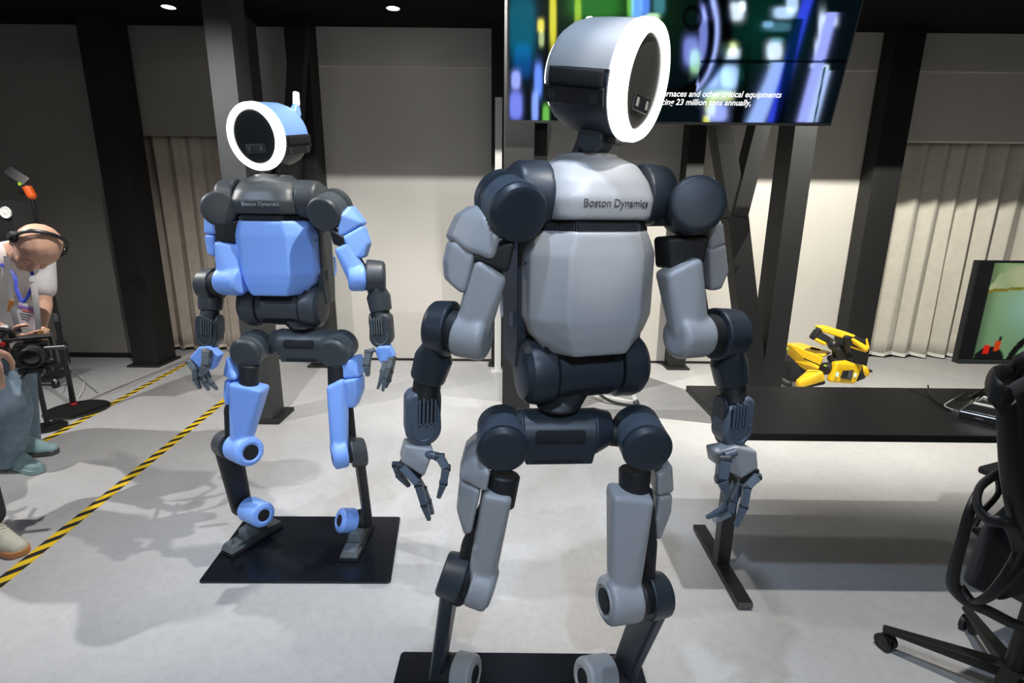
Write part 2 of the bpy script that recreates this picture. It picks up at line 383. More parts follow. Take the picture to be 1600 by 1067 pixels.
# the screen truss
truss = thing('screen_stand', 'black steel frame of posts and Y braces carrying the big screen', 'stand', (1.1, 3.6, 0))
def tpost(xa, xb, py, name='post', mt='colb', y0=3.55, dep=.22, zt=2.95):
    a, b = pxw(xa, xb, py, y0)
    o = obj(name, bx(a, b, y0, y0+dep, .012, zt, .004), mt, truss)
    obj('foot_plate', bx(a-.03, b+.03, y0-.03, y0+dep+.03, 0, .012, .002), 'colb', truss); return o
tpost(786, 832, 400, mt='colg'); tpost(1229, 1264, 300, mt='colg')
J = U(1147, 338, 3.6)
beam(J, U(1117, 150, 3.6), .115, .14, 'colb', truss); beam(J+V((.01, -.01, 0)), U(1205, 120, 3.6), .10, .14, 'colb', truss)
beam(J, U(1178, 604, 3.6), .135, .14, 'colb', truss)
beam(U(836, 290, 3.68), U(862, 60, 3.68), .12, .12, 'colb', truss)
beam(U(800, 120, 3.62), U(1300, 126, 3.62), .1, .1, 'colb', truss, 'cross_beam')
# downlights
for i, (px, py, lb) in enumerate(((263, 9, 'round ceiling downlight at the left, glowing above the curtain'), (614, 11, 'round ceiling downlight above the bright back wall'))):
    c = Z(px, py, ZC)
    t = thing('ceiling_light', lb, 'downlight', (c.x, c.y, ZC-.012), 'ceiling downlights')
    obj('trim_ring', lathe((c.x, c.y, ZC-.012), (0, 0, 1), [(0.012, .062), (0, .06), (0, .052), (.012, .05)], 32), 'black', t)
    obj('diffuser', lathe((c.x, c.y, ZC-.009), (0, 0, 1), [(0, 0), (0, .05), (.009, .051)], 32), 'downl', t)
# black header screens, upper back
# hazard tapes on the floor
def tape(label, A, B, w=.05):
    A, B = V((A.x, A.y, 0)), V((B.x, B.y, 0)); d = (B-A).normalized(); n = V((-d.y, d.x, 0)); L = (B-A).length
    t = thing('hazard_tape', label, 'floor tape', A, 'hazard tapes on the floor')
    up = V((0, 0, .0012))
    obj('tape_strip', prism([A+n*w/2, A-n*w/2, B-n*w/2, B+n*w/2], up, 0), 'tapey', t, ang=0)
    s = 0; first = None
    while s < L-.14:
        if first is None:
            p = A+up*1.05
            bm = prism([p+n*w/2, p-n*w/2+d*.060, p-n*w/2+d*.108, p+n*w/2+d*.048], up*.5, 0)
            first = obj('stripe', bm, 'tapeb', t, ang=0)
        else:
            c = first.copy(); COL.objects.link(c); c.parent = t; c.location = d*s
        s += .110
    return t
TA = Z(-30, 935); TB = Z(355, 622)
tape('long yellow and black floor tape running under the blue robot\'s hand', TA, TB, .058)
tape('shorter yellow and black floor tape behind, passing the round stand base', Z(2, 725), Z(300, 563), .052)
# ------------------------------------------------------------------ big screen
def tv():
    yb = 3.36; dn = V((0, .2266, -.974)).normalized(); rt = V((1, 0, 0)); nrm = rt.cross(dn)  # into -y
    if nrm.y > 0: nrm = -nrm
    BL = U(792, 192, yb); BR = U(1298, 197, yb); W = BR.x-BL.x; H = W*.565; BL = V((BL.x, yb, (BL.z+BR.z)/2))
    up = -dn
    f = Matrix((rt, up, nrm)).transposed(); C = BL+rt*W/2+up*H/2
    t = thing('display_screen', 'large tilted flat screen showing a steel plant film with subtitles', 'screen', BL+rt*W/2)
    obj('back_housing', box(C-nrm*.03, f, W/2-.02, H/2-.02, .022, .01), 'bezel', t)
    obj('bezel', box(C-nrm*.004, f, W/2, H/2, .008, .003), 'bezel2', t)
    obj('wall_bracket', box(C-nrm*.1, f, .3, .2, .05, .01), 'colb', t)
    b = .012; NX, NY = 300, 170
    bm = bmesh.new(); cl = bm.loops.layers.float_color.new('picture'); vs = []
    def g(v, c, s): return math.exp(-((v-c)/s)**2)
    def sst(a, b_, x): x = min(1, max(0, (x-a)/(b_-a))); return x*x*(3-2*x)
    blobs = [ # x, y, rx, ry, col, in surveyed picture coordinates of the film
     (815, 40, 22, 50, (.0, .10, .16)), (817, 95, 14, 26, (.0, .05, .22)), (845, 40, 5, 10, (.9, .8, .1)), (846, 60, 4, 12, (.45, .55, .25)), (864, 28, 5, 46, (.75, .70, .05)),
     (903, 20, 5, 26, (.30, .45, .03)), (806, 125, 7, 14, (.35, .42, 1)), (841, 125, 6, 26, (.15, .3, 1)), (806, 165, 10, 22, (.2, .25, .9)), (836, 168, 5, 24, (.25, .4, 1)), (853, 180, 5, 16, (.15, .5, .08)),
     (930, 6, 40, 22, (.02, .14, .02)), (995, 12, 8, 34, (.15, .4, 1)), (1008, 4, 7, 20, (.1, .25, .9)), (985, 5, 5, 24, (.15, .45, .05)), (1020, 26, 10, 5, (.55, .9, .5)), (1030, 8, 9, 14, (.05, .2, .25)),
     (1150, 18, 12, 14, (.8, .95, 1.1)), (1160, 10, 5, 8, (.8, .95, 1.1)), (1100, 60, 7, 50, (.18, .22, .62)), (1108, 18, 10, 14, (.35, .42, .95)),
     (1080, 80, 12, 22, (.20, .25, .7)), (1086, 96, 8, 18, (.3, .6, .3)), (1112, 116, 10, 20, (.25, .3, .85)),
     (1139, 76, 12, 10, (.85, 1, .45)), (1210, 80, 12, 14, (.75, .9, 1.1)), (1140, 84, 16, 9, (.65, .8, 1)), (1225, 20, 16, 9, (.5, .7, 1)), (1238, 6, 9, 14, (.5, .7, 1)),
     (1200, 38, 8, 5, (.15, .3, .5)), (1215, 42, 22, 7, (.05, .14, .2)), (1213, 64, 10, 5, (.06, .2, .25)), (1285, 50, 6, 30, (.7, .85, 1.1)), (1298, 32, 10, 9, (.7, .85, 1.1)), (1279, 85, 6, 22, (.7, .85, 1.1)),
     (1275, 103, 8, 4, (.6, .8, 1)), (1290, 106, 5, 5, (.6, .8, 1)), (1110, 165, 8, 16, (.4, .5, .02)), (1120, 176, 16, 14, (.36, .44, 1)), (1104, 188, 5, 7, (.6, .6, .02)),
     (1120, 130, 26, 26, (.22, .42, .62)), (1140, 120, 14, 18, (.4, .6, .95)), (1130, 150, 16, 8, (.5, .55, .08)), (1158, 116, 5, 10, (.02, .18, .14)), (1205, 113, 5, 28, (.10, .16, .15))]
    cols = {}
    def colour(x, y):
        r, g_, b_ = .001, .004, .006
        for (cx, cy, rx, ry, c) in blobs:
            q = ((x-cx)/rx)**2+((y-cy)/ry)**2
            q = ((abs(x-cx)/rx)**3+(abs(y-cy)/ry)**3)**.6667
            if q < 3: k = 1/(1+q**4); r += c[0]*k; g_ += c[1]*k; b_ += c[2]*k
        # leaning lit pillars of the hall
        for (x0, x1, y0, y1, wd, c) in ((1222, 1180, 95, 192, 14, (.33, .50, 1)), (1300, 1254, 20, 192, 9, (.35, .42, 1)), (1290, 1268, 110, 192, 8, (.45, .6, 1)), (1262, 1206, 0, 192, 8, (.03, .06, .75))):
            if y0 <= y <= y1:
                xc = x0+(x1-x0)*(y-y0)/(y1-y0); k = 1/(1+((x-xc)/wd)**6); k *= 1 if y1-y > 2 else .6
                r = r*(1-k)+c[0]*k; g_ = g_*(1-k)+c[1]*k; b_ = b_*(1-k)+c[2]*k
        for (x0, x1, y0, y1, wd) in ((1247, 1216, 30, 192, 8), (1289, 1272, 104, 192, 1.6), (1168, 1152, 70, 192, 8)):
            if y0 <= y <= y1:
                xc = x0+(x1-x0)*(y-y0)/(y1-y0); k = 1/(1+((x-xc)/wd)**6); r *= 1-.96*k; g_ *= 1-.9*k; b_ *= 1-.9*k
        gg = math.exp(-((x-1195)/60)**2-((y-40)/70)**2); g_ += .022*gg; b_ += .012*gg
        gg = math.exp(-((x-960)/80)**2-((y-20)/60)**2); g_ += .035*gg; r += .004*gg
        # great dark wheels
        for (cx, cy, rx, ry, wd) in ((1040, 40, 95, 110, .11), (1050, 30, 70, 120, .07)):
            q = math.sqrt(((x-cx)/rx)**2+((y-cy)/ry)**2); k = math.exp(-((q-1)/wd)**4)
            if x > cx-30: r *= 1-.97*k; g_ *= 1-.95*k; b_ *= 1-.93*k
        q = math.sqrt(((x-1082)/17)**2+((y-28)/22)**2); k = math.exp(-((q-.75)/.2)**4)*.8; r *= 1-k; g_ *= 1-k; b_ *= 1-k
        q = math.sqrt(((x-1046)/74)**2+((y-45)/112)**2)
        if x > 1088:
            k = math.exp(-((q-1)/.055)**2); r += .42*k; g_ += .52*k; b_ += 1.05*k
        q = math.sqrt(((x-1058)/62)**2+((y-50)/108)**2)
        if x > 1092:
            k = math.exp(-((q-.86)/.10)**4); r *= 1-.97*k; g_ *= 1-.96*k; b_ *= 1-.94*k
        if abs(y-96) < 2.5 and x > 1095: r *= .15; g_ *= .2; b_ *= .25
        return (r, g_, b_, 1)
    for j in range(NY+1):
        row = []
        for i in range(NX+1):
            row.append(bm.verts.new(BL+nrm*.0045+rt*(b+(W-2*b)*i/NX)+up*(b*1.3+(H-2.3*b)*j/NY)))
        vs.append(row)
    def pix(p):
        d = p-CO; z = d.dot(CF); return 800+F_PX*d.dot(CR)/z, 533.5-F_PX*d.dot(CU)/z
    # film picture laid out on the panel itself (survey of the panel, above view it simply goes on dark)
    vc = {}
    for row in vs:
        for v_ in row: vc[v_] = colour(*pix(v_.co))
    for j in range(NY):
        for i in range(NX):
            fc = bm.faces.new((vs[j][i], vs[j][i+1], vs[j+1][i+1], vs[j+1][i]))
            for l in fc.loops: l[cl] = vc[l.vert]
    m_ = bpy.data.materials.new('film_picture'); m_.use_nodes = True; nt = m_.node_tree; bs = nt.nodes['Principled BSDF']
    at = nt.nodes.new('ShaderNodeVertexColor'); at.layer_name = 'picture'
    bs.inputs['Base Color'].default_value = (.002, .002, .002, 1); bs.inputs['Roughness'].default_value = .25; bs.inputs['Specular IOR Level'].default_value = .12
    nt.links.new(at.outputs[0], bs.inputs['Emission Color']); bs.inputs['Emission Strength'].default_value = 1.0
    obj('screen_picture', bm, m_, t, ang=0)
    def on(px, py):                       # point of the panel seen at a surveyed position
        d = ray(px, py); k = (BL+nrm*.006-CO).dot(nrm)/d.dot(nrm); return CO+d*k
    for (tx, s, e, py) in ((1220, 'furnaces and other critical equipments', 0, 152.5), (1173, 'producing 23 million tons annually,', 0, 165)):
        p = on(tx, py); size = .0455
        obj('subtitle_line', text_bm(s, size, f, p, .0004, shear=.18, align='RIGHT', offset=.0006), 'text', t, ang=0)
    return t
tv()
#@@ROBOT
# ------------------------------------------------------------------ robots
def robot(kind):
    near = kind == 'near'
    A = dict(sh='shell' if near else 'blue', dk='slate' if near else 'grey', lt='slate2' if near else 'grey2')
    if near: lab = 'large gray humanoid robot with pale covers standing in front, face turned right'; root_loc = (.10, 1.28, .012)
    else: lab = 'blue and graphite humanoid robot on a black plate, left of the gray one'; root_loc = (-.86, 2.12, .012)
    t = thing('humanoid_robot', lab, 'robot', root_loc)
    def P(name, bm, mk, parent=None, **k):
        return obj(name, bm, A.get(mk, mk), parent or t, **k)
    # ---- torso, in its own frame
    yaw = math.radians(16.5 if near else -1)
    if near: TC = V((.171, 1.30, 0))
    else: TC = V((-.93, 2.12, 0))
    ex = V((math.cos(yaw), math.sin(yaw), 0)); ey = V((-math.sin(yaw), math.cos(yaw), 0)); ez = V((0, 0, 1))
    FT = Matrix((ex, ey, ez)).transposed()
    def T(x, y, z): return TC+ex*x+ey*y+ez*z
    def ring_pts(pl, z, r): return [q for (x, y) in pl for q in sph(T(x, y, z), r, 10, 6)]
    octo = [(-.085, -.13), (.085, -.13), (.15, -.065), (.15, .02), (-.15, .02), (-.15, -.065)]
    # abdomen cover
    zt_, zb_ = 1.450, 1.185
    if near: zt_, zb_ = 1.452, 1.185
    P('torso_cover', melt([hull(ring_pts([(x*.86, y*.98) for x, y in octo], zt_, .010), ring_pts([(x*1.0, y) for x, y in octo], zt_-.045, .010),
                          ring_pts([(x*1.0, y) for x, y in octo], zb_+.075, .010), ring_pts([(x*.90, y*.98) for x, y in octo], zb_+.038, .010), ring_pts([(x*.72, y*.94) for x, y in octo], zb_, .010))], .0055, 3), 'sh', ang=180)
    # small screw holes
    for sx in (-1, 1):
        for z_ in (1.245, 1.385):
            c = T(sx*.161, -.045, z_); P('screw_hole', cyl(c, c+ex*sx*.0015, .004), 'vent')
    # waist gap vent between chest and abdomen
    P('vent_strip', hull(ring_pts([(x*.84, y*.95) for x, y in octo], zt_+.008, .006), ring_pts([(x*.84, y*.95) for x, y in octo], zt_+.026, .006)), 'vent')
    bms = []
    for i in range(34):
        u = -.070+.140*i/33; bms.append(box(T(u, -.1315, zt_+.017), FT, .0012, .003, .0085, 0))
    for s in (-1, 1):
        for i in range(12):
            q = i/12; bms.append(box(T(s*(.0745+.050*q), -.128+.058*q, zt_+.017), FT, .0012, .003, .0085, 0))
    P('vent_ribs', join(*bms), 'rib', ang=0, kind='stuff')
    # chest: domed cover
    zc = zt_+.032
    def sup(a, b_, n_, y0, z, r, k=28):
        o_ = []
        for i_ in range(k):
            t_ = 2*math.pi*i_/k; c1, s1 = math.cos(t_), math.sin(t_)
            o_.append((a*math.copysign(abs(c1)**(2/n_), c1), y0+b_*math.copysign(abs(s1)**(2/n_), s1)))
        return [q for (x, y) in o_ for q in sph(T(x, y, z), r, 8, 5)]
    P('chest_cover', melt([hull(sup(.116, .100, 4.5, -.035, zc+.006, .006), sup(.121, .103, 4, -.036, zc+.045, .008), sup(.116, .092, 3, -.03, zc+.080, .012),
                          sup(.100, .072, 2.6, -.022, zc+.108, .016), sup(.07, .05, 2.2, -.01, zc+.128, .014))], .0055, 9), 'sh' if near else 'dk', ang=180)
    fr = Matrix((ex, ez, -ey)).transposed()
    lt_bm = text_bm('Boston Dynamics', .0222 if near else .0195, fr, T(.012 if near else .006, -.1450, zc+.030), .0012, align='CENTER')
    ys = lambda x: -.036-.1075*(max(1e-6, 1-min(.999, abs(x)/.1255)**4.2))**(1/4.2)
    for v in lt_bm.verts: v.co += ey*(ys((v.co-TC).dot(ex))-ys(0))
    P('lettering', lt_bm, 'engr' if near else 'engl', ang=0)
    P('neck_collar', lathe(T(0, .0, zc+.135), ez, [(0, .075), (.010, .07), (.014, .055), (.014, 0)]), 'sh' if near else 'dk')
    # back frame
    P('back_frame', hull(*[ebox(T(0, .075, z_), FT, hx, .065, .01, .008) for z_, hx in ((1.17, .12), (1.23, .158), (1.45, .158), (1.55, .12))]), 'dk')
    for s in (-1, 1):
        P('side_frame', hull(*[ebox(T(s*.158, .05, z_), FT, .012, hy, .008, .005) for z_, hy in ((1.13, .05), (1.20, .065), (1.46, .06), (1.50, .04))]), 'dk')
        for z_ in (1.27, 1.42):
            hd = P('grab_handle', tube([T(s*.155, .11, z_+.035), T(s*.168, .125, z_+.035), T(s*.170, .13, z_), T(s*.168, .125, z_-.035), T(s*.155, .11, z_-.035)], .005, 8), 'sh' if near else 'blue')
            hd['label'] = 'slim curved grab handle'
        for z_ in (1.24, 1.43):
            P('catch', box(T(s*.171, .03, z_), FT, .004, .010, .017, .002), 'lt')
    # ---- abdomen actuator (big lateral drum)
    zd = 1.118; LC = T(0, -.018, zd)
    if near: P('spine_block', hull(ebox(T(0, .0, 1.19), FT, .12, .08, .02, .01), ebox(T(0, 0, 1.1), FT, .09, .07, .02, .01)), 'core')
    else: P('spine_block', hull(ebox(T(0, .0, 1.19), FT, .12, .08, .02, .01), ebox(T(0, 0, 1.1), FT, .09, .07, .02, .01)), 'core')
    P('waist_drum', lathe(LC-ex*.084, ex, [(0, 0), (0, .072), (.003, .076), (.165, .076), (.168, .072), (.168, 0)]), 'dk')
    for s in (-1, 1):
        P('waist_cap', lathe(LC+ex*s*.088, ex*s, [(0, 0), (0, .079), (.003, .083), (.040, .085), (.060, .080), (.073, .068), (.078, .050), (.078, 0)]), 'dk', ang=25)
    def vent_on_drum(c, ax, R, a_c, a_w, half, parent_name, n=17, slant=0):
        # black opening curved on the drum plus proud ribs; a_c angle below horizontal at the front
        bmv = bmesh.new(); K = 8; rows = []
        for i in range(25):
            u = -1+2*i/24; e = 1-max(0, (abs(u)-.93)/.07)**2*.5; row = []
            for j in range(K+1):
                a = a_c+a_w*e*(-1+2*j/K); d = -ey*math.cos(a)+ez*math.sin(a)
                row.append(bmv.verts.new(c+ax*(half*u+slant*(a-a_c))+d*(R+.0012)))
            rows.append(row)
        for i in range(24):
            for j in range(K): bmv.faces.new((rows[i][j], rows[i][j+1], rows[i+1][j+1], rows[i+1][j]))
        bmesh.ops.recalc_face_normals(bmv, faces=bmv.faces)
        v = P(parent_name, bmv, 'vent', ang=180)
        rb = []
        for i in range(n):
            u = -1+2*(i+.5)/n
            pts = []
            for j in range(5):
                a = a_c+a_w*.9*(-1+2*j/4); d = -ey*math.cos(a)+ez*math.sin(a); pts.append(c+ax*(half*.96*u+slant*(a-a_c))+d*(R+.0018))
            rb.append(tube(pts, .0013, 5, 0))
        P('ribs', join(*rb), 'rib', v, kind='stuff')
    vent_on_drum(LC, ex, .076, math.radians(34), math.radians(9), .064, 'upper_vent')
    vent_on_drum(LC, ex, .076, math.radians(-40), math.radians(10), .064, 'lower_vent', slant=.02)
    # ---- pelvis
    if near: hy_ = math.radians(3); HC = V((.118, 1.235, .962))
    else: hy_ = math.radians(-2); HC = V((-.845, 2.07, .972))
    hx = V((math.cos(hy_), math.sin(hy_), 0)); hyv = V((-math.sin(hy_), math.cos(hy_), 0))
    FH = Matrix((hx, hyv, ez)).transposed()
    P('waist_column', hull(disc(HC+ez*.07, ez, .055, .006), disc(V((LC.x, LC.y+.02, 1.09)), ez, .05, .006)), 'core')
    P('pelvis_housing', hull(disc(HC-hx*.086, hx, .058, .005), disc(HC+hx*.086, hx, .058, .005),
                             ebox(HC+V((0, -.010, -.050)), FH, .084, .042, .018, .005)), 'dk')
    exs, eys = ex, ey; ex, ey = hx, hyv
    vent_on_drum(HC, ex, .058, math.radians(8), math.radians(17), .062, 'pelvis_vent')
    ex, ey = exs, eys
    bt = P('pelvis_lower_vent', box(HC+V((0, -.0515, -.055)), FH, .062, .0015, .008, .001), 'vent')
    P('ribs', join(*[box(HC+hx*(-.057+.114*i/15)+V((0, -.0535, -.055)), FH, .0013, .002, .0076, 0) for i in range(16)]), 'rib', bt, kind='stuff', ang=0)
    hips = ((786, 708, 1.13), (1014, 707, 1.15)) if near else ((381, 555, 1.97), (518, 555, 1.97))
    RH = .0615
    for i, s in ((0, -1), (1, 1)):
        c = U(*hips[i])
        yk = HC+hx*s*.10+V((0, .0, .012))
        P('hip_yoke', hull(disc(HC+hx*s*.092, hx, .059, .005), disc(HC+hx*s*.125+V((0, .01, .002)), hx, .046, .012)), 'dk')
        P('hip_link', hull(disc(HC+hx*s*.11+V((0, .02, -.01)), hx, .035, .005), disc(V((c.x-s*.01, c.y+.1, c.z)), hx, .035, .005)), 'core')
        bk = V((c.x, c.y, c.z)) + (hyv*.135 + V((s*.006 if not near else s*.0, 0, .018)))
        axis = (bk-c).normalized(); L = (bk-c).length
        prof = [(0, 0), (0, RH-.014), (.004, RH-.006), (.013, RH), (.022, RH), (.024, RH)]
        prof += [(.024, RH-.006), (.086, RH-.006), (.086, RH), (L-.012, RH+.001), (L, RH-.01), (L, 0)]
        ha = P('hip_actuator', lathe(c, axis, prof, 56), 'dk', ang=30)
        P('cooling_fins', join(*[lathe(c, axis, [(.0275+.0086*q, RH-.006), (.0278+.0086*q, RH-.0003), (.0320+.0086*q, RH-.0003), (.0323+.0086*q, RH-.006)], 56) for q in range(7)]), 'lt', ha, kind='stuff')
        P('fin_gap', lathe(c, axis, [(.0245, RH-.0055), (.0855, RH-.0055)], 56), 'vent', ha)
    # ---- head
    if near: hc = U(948, 124, 1.235); hyaw = math.radians(56); hp = math.radians(11); hr = math.radians(0)
    else: hc = U(423, 212, 2.10); hyaw = math.radians(-17); hp = math.radians(10); hr = 0
    fd = V((math.sin(hyaw)*math.cos(hp), -math.cos(hyaw)*math.cos(hp), -math.sin(hp)))   # face direction
    f0 = frame(fd, V((math.cos(hyaw), math.sin(hyaw), 0)))                               # X robot-left, Z forward
    hup = f0.col[1]; hxx = f0.col[0]
    if hup.z < 0: hup = -hup; hxx = hxx
    R = .114
    # shell profile along +fd measured from the back
    def shell_prof(o=0): return [(-.112, .062+o), (-.107, .078+o), (-.094, .094+o), (-.074, .106+o), (-.045, .1125+o), (0, R+o), (.058, R+o), (.060, R-.004)]
    sgn = 1 if (f0 @ V((0, 1, 0))).z > 0 else -1
    def lat_(prof, a, b_, n=40):        # a, b in degrees above the horizontal on the robot's own left, going over the top
        return lathe(hc, fd, prof, n, *((a, b_) if sgn > 0 else (-b_, -a)), V(f0.col[0]))
    SP = shell_prof(.0015); SU = shell_prof(-.0005); VA = -17
    P('head_cover', join(lat_([(-.112, 0)]+SP, 0, 180, 56), lat_([(-.112, 0)]+SP[:4], VA, 0, 6), lat_([(-.112, 0)]+SP[:4], 180, 180-VA, 6)), 'sh')
    P('head_underside', join(lat_([(-.112, 0)]+SU, 180-VA, 360+VA), lat_(SU[3:], VA, 0, 6), lat_(SU[3:], 180, 180-VA, 6)), 'dk')
    P('head_core', lathe(hc, fd, [(-.108, 0), (-.10, .07), (-.07, .100), (.055, .110), (.055, 0)], 40), 'core')
    P('ring_light', lathe(hc, fd, [(.060, .110), (.062, .1155), (.068, .118), (.086, .117), (.095, .112), (.098, .105), (.096, .0965), (.090, .0945), (.066, .094)], 72), 'ring')
    P('face_plate', lathe(hc, fd, [(.088, 0), (.088, .080), (.0865, .090), (.082, .0945), (.064, .0945)], 56), 'glassn' if near else 'glass')
    # camera bar on the face
    def H(x, y, z): return hc+hxx*x+hup*y+fd*z
    FHd = Matrix((hxx, hup, fd)).transposed()
    cb = P('camera_bar', box(H(0, -.040, .0905), FHd, .042, .016, .003, .0028), 'core')
    for s in (-1, 1): P('lens', box(H(s*.026, -.040, .0938), FHd, .0055, .0085, .0008, .0005), 'lensb' if near else 'lens', cb)
    for s in (-1, 1):
        # side vent and sensor panel on the flank of the head
        vb = bmesh.new(); rows = []
        for i in range(13):
            zz_ = -.074+.124*i/12; row = []
            for j in range(7):
                a = math.radians(-17+16*j/6)
                row.append(vb.verts.new(hc+hxx*s*math.cos(a)*(R+.0028)+hup*math.sin(a)*(R+.0028)+fd*zz_))
            rows.append(row)
        for i in range(12):
            for j in range(6): vb.faces.new((rows[i][j], rows[i][j+1], rows[i+1][j+1], rows[i+1][j]))
        bmesh.ops.recalc_face_normals(vb, faces=vb.faces)
        v = P('side_vent', vb, 'vent', ang=180)
        v.modifiers.new('s', 'SOLIDIFY').thickness = .0035
        rb = []
        for i in range(13):
            zz_ = -.073+.114*i/12; pts = []
            for j in range(4):
                a = math.radians(-16+14*j/3); pts.append(hc+hxx*s*math.cos(a)*(R+.0050)+hup*math.sin(a)*(R+.0050)+fd*zz_)
            rb.append(tube(pts, .0016, 5, 0))
        P('ribs', join(*rb), 'rib', v, kind='stuff')
        sp = P('sensor_panel', hull(*[sph(hc+hxx*s*math.cos(a)*(R-.0005)+hup*math.sin(a)*(R-.0005)+fd*zz_, .0045, 8, 4) for zz_ in (-.082, .05) for a in (math.radians(-19), math.radians(-26), math.radians(-34))]), 'core')
        for zz_ in (-.066, .032):
            a = math.radians(-27); d = hxx*s*math.cos(a)+hup*math.sin(a); c = hc+d*(R+.0032)+fd*zz_
            P('lens', lathe(c, d, [(0, .011), (.0018, .0105), (.002, .008), (.0008, .0075), (.0008, 0)], 20), 'rib', sp)
    P('rear_light', lathe(hc, fd, [(-.1135, 0), (-.1155, .05), (-.115, .070), (-.110, .0775), (-.106, .081)], 48), 'ring')
    P('neck', hull(ebox(V((hc.x, hc.y, hc.z-.115))-fd*.02, f0, .028, .02, .03, .01), ebox(T(0, 0, zc+.14), FT, .035, .03, .01, .01)), 'dk' if near else 'core')
    nk = hc-fd*.02+V((0, 0, -.125))
    P('neck_pivot', cyl(nk-ex*.0-fd.cross(V((0, 0, 1))).normalized()*.036, nk+fd.cross(V((0, 0, 1))).normalized()*.036, .030), 'dk')
    P('chin_block', box(H(0, -.119, .045), FHd, .018, .008, .016, .003), 'core')
    if not near:
        a = U(464, 178, 2.2); b_ = U(463, 163, 2.2); c = U(462.5, 146, 2.2)
        P('antenna', hull(sph(a, .016, 12, 6), sph(b_, .011, 12, 6), sph(a+V((-.01, -.03, -.02)), .02, 12, 6)), 'sh')
        P('antenna_light', hull(disc(b_, c-b_, .0125, .003), disc(c, c-b_, .0115, .006)), 'ring')
    else:
        a = U(921, 34, 1.25); P('antenna_light', hull(disc(a, ez, .010, .003), disc(a+ez*.006, ez, .008, .003)), 'ring')
    # ---- arms
    def hex_(pts, r):
        return [q for p in pts for q in sph(p, r, 10, 6)]
    def slab(pxs, dep, r, back=None):
        back = back or ey
        ps = [U(*p) for p in pxs]; return hull(hex_(ps, r), hex_([p+back*dep for p in ps], r))
    def finger(pts, w, mk='lt'):
        ps = [U(*p) for p in pts]; n = len(ps)-1; prev = None
        for i in range(n):
            a, b_ = ps[i], ps[i+1]; f = frame(b_-a); wa = w*1.25*(1-.08*i); wb = w*1.25*(1-.08*(i+1))*(.72 if i == n-1 else 1)
            L = (b_-a).length
            o = P('finger_segment' if i < n-1 else 'fingertip', hull(ebox(a+(b_-a)*.10, f, wa, wa*1.05, .003, .0025, 6, 4), ebox(a+(b_-a)*.9, f, wb, wb*1.05, .003, .0025, 6, 4)), mk)
            k = cyl(a-V((wa*1.1, 0, 0)), a+V((wa*1.1, 0, 0)), wa*.95, n=16); P('finger_joint', k, 'dk')
    for arm in (NEAR_ARMS if near else BLUE_ARMS):
        s = arm['s']; sfc = U(*arm['sf']); sbc = U(*arm['sb']); ax = (sbc-sfc); L = ax.length; ax.normalize(); Rs = .0645
        prof = [(0, 0), (0, Rs-.015), (.004, Rs-.006), (.014, Rs), (L*.17, Rs)]
        u = L*.17+.001; w_ = .0088*7
        prof += [(u, Rs-.006), (u+w_, Rs-.006), (u+w_, Rs)]; u2 = u+w_
        prof += [(u2+.010, Rs), (u2+.0105, Rs-.003), (u2+.0125, Rs-.003), (u2+.013, Rs+.001), (L-.014, Rs+.001), (L-.003, Rs-.008), (L, Rs-.02), (L, 0)]
        sa = P('shoulder_actuator', lathe(sfc, ax, prof, 64), 'dk', ang=30)
        P('cooling_fins', join(*[lathe(sfc, ax, [(u+.0032+.0084*q, Rs-.006), (u+.0035+.0084*q, Rs-.0003), (u+.0078+.0084*q, Rs-.0003), (u+.0081+.0084*q, Rs-.006)], 64) for q in range(7)]), 'lt', sa, kind='stuff')
        P('fin_gap', lathe(sfc, ax, [(u, Rs-.0055), (u+w_, Rs-.0055)], 56), 'vent', sa)
        pz = zc+.055
        P('shoulder_yoke', melt([hull(disc(T(s*.120, -.040, pz), ex, .074, .005), disc(T(s*.178, -.036, pz+.004), ex, .068, .014), disc(T(s*.205, -.015, pz+.002), ex, .045, .014))], .005, 3), 'dk', ang=180)
        P('shoulder_link', hull(ebox(T(s*.15, .0, pz-.04), FT, .02, .045, .03, .01), ebox((sfc+sbc)/2+V((0, 0, -.01)), FT, .02, .05, .03, .01)), 'core')
        for pd in arm['pads']: P('arm_pad', melt([slab(pd['p'], pd['dep'], pd.get('r', .007))], .004, 5), 'sh', ang=180)
        P('arm_cuff', slab(arm['cuff'], .055, .010), 'core')
        e0, e1, Re = arm['elb']; E0 = U(*e0); E1 = U(*e1); lat = (E1-E0).normalized()
        P('arm_core', hull(sph(U(*arm['core'][0]), .026), sph(U(*arm['core'][1]), .024)), 'core')
        inner, Ri, hw = arm['in']; I = U(*inner)
        tp = [U(*p) for p in arm['top']]; P('upper_arm_cover', melt([hull(disc(I-lat*hw, lat, Ri, .016), disc(I+lat*hw, lat, Ri, .016)), hull(sph(I-lat*(hw-.02), .038), sph(I+lat*(hw-.02), .038), hex_(tp, .012), hex_([p+ey*.045 for p in tp], .012))], .0045, 7), 'sh', ang=180)
        P('elbow_joint', cyl(I+lat*hw*.6, E0, Re*.78, n=40), 'core')
        P('elbow_actuator', hull(disc(E0, lat, Re, .006), disc(E1, lat, Re*.93, .016)), 'dk', ang=45)
        W0 = U(*arm['fore'])
        Em = (E0+E1)/2
        P('forearm', hull(disc(Em+(W0-Em)*.35, lat, Re*.72, .010), disc(Em+(W0-Em)*.62, W0-Em, .046, .01), disc(W0, W0-Em, .043, .006)), 'dk', ang=45)
        # forearm side grille
        g0 = W0+(Em-W0)*.34+V((-s*.028, -.026, 0)); 
        for k in range(3): P('grille_slot', box(g0+V((s*.008*k, -.004*k+.004, -.004*k)), frame(Em-W0, ex), .0018, .004, .014, .001), 'vent')
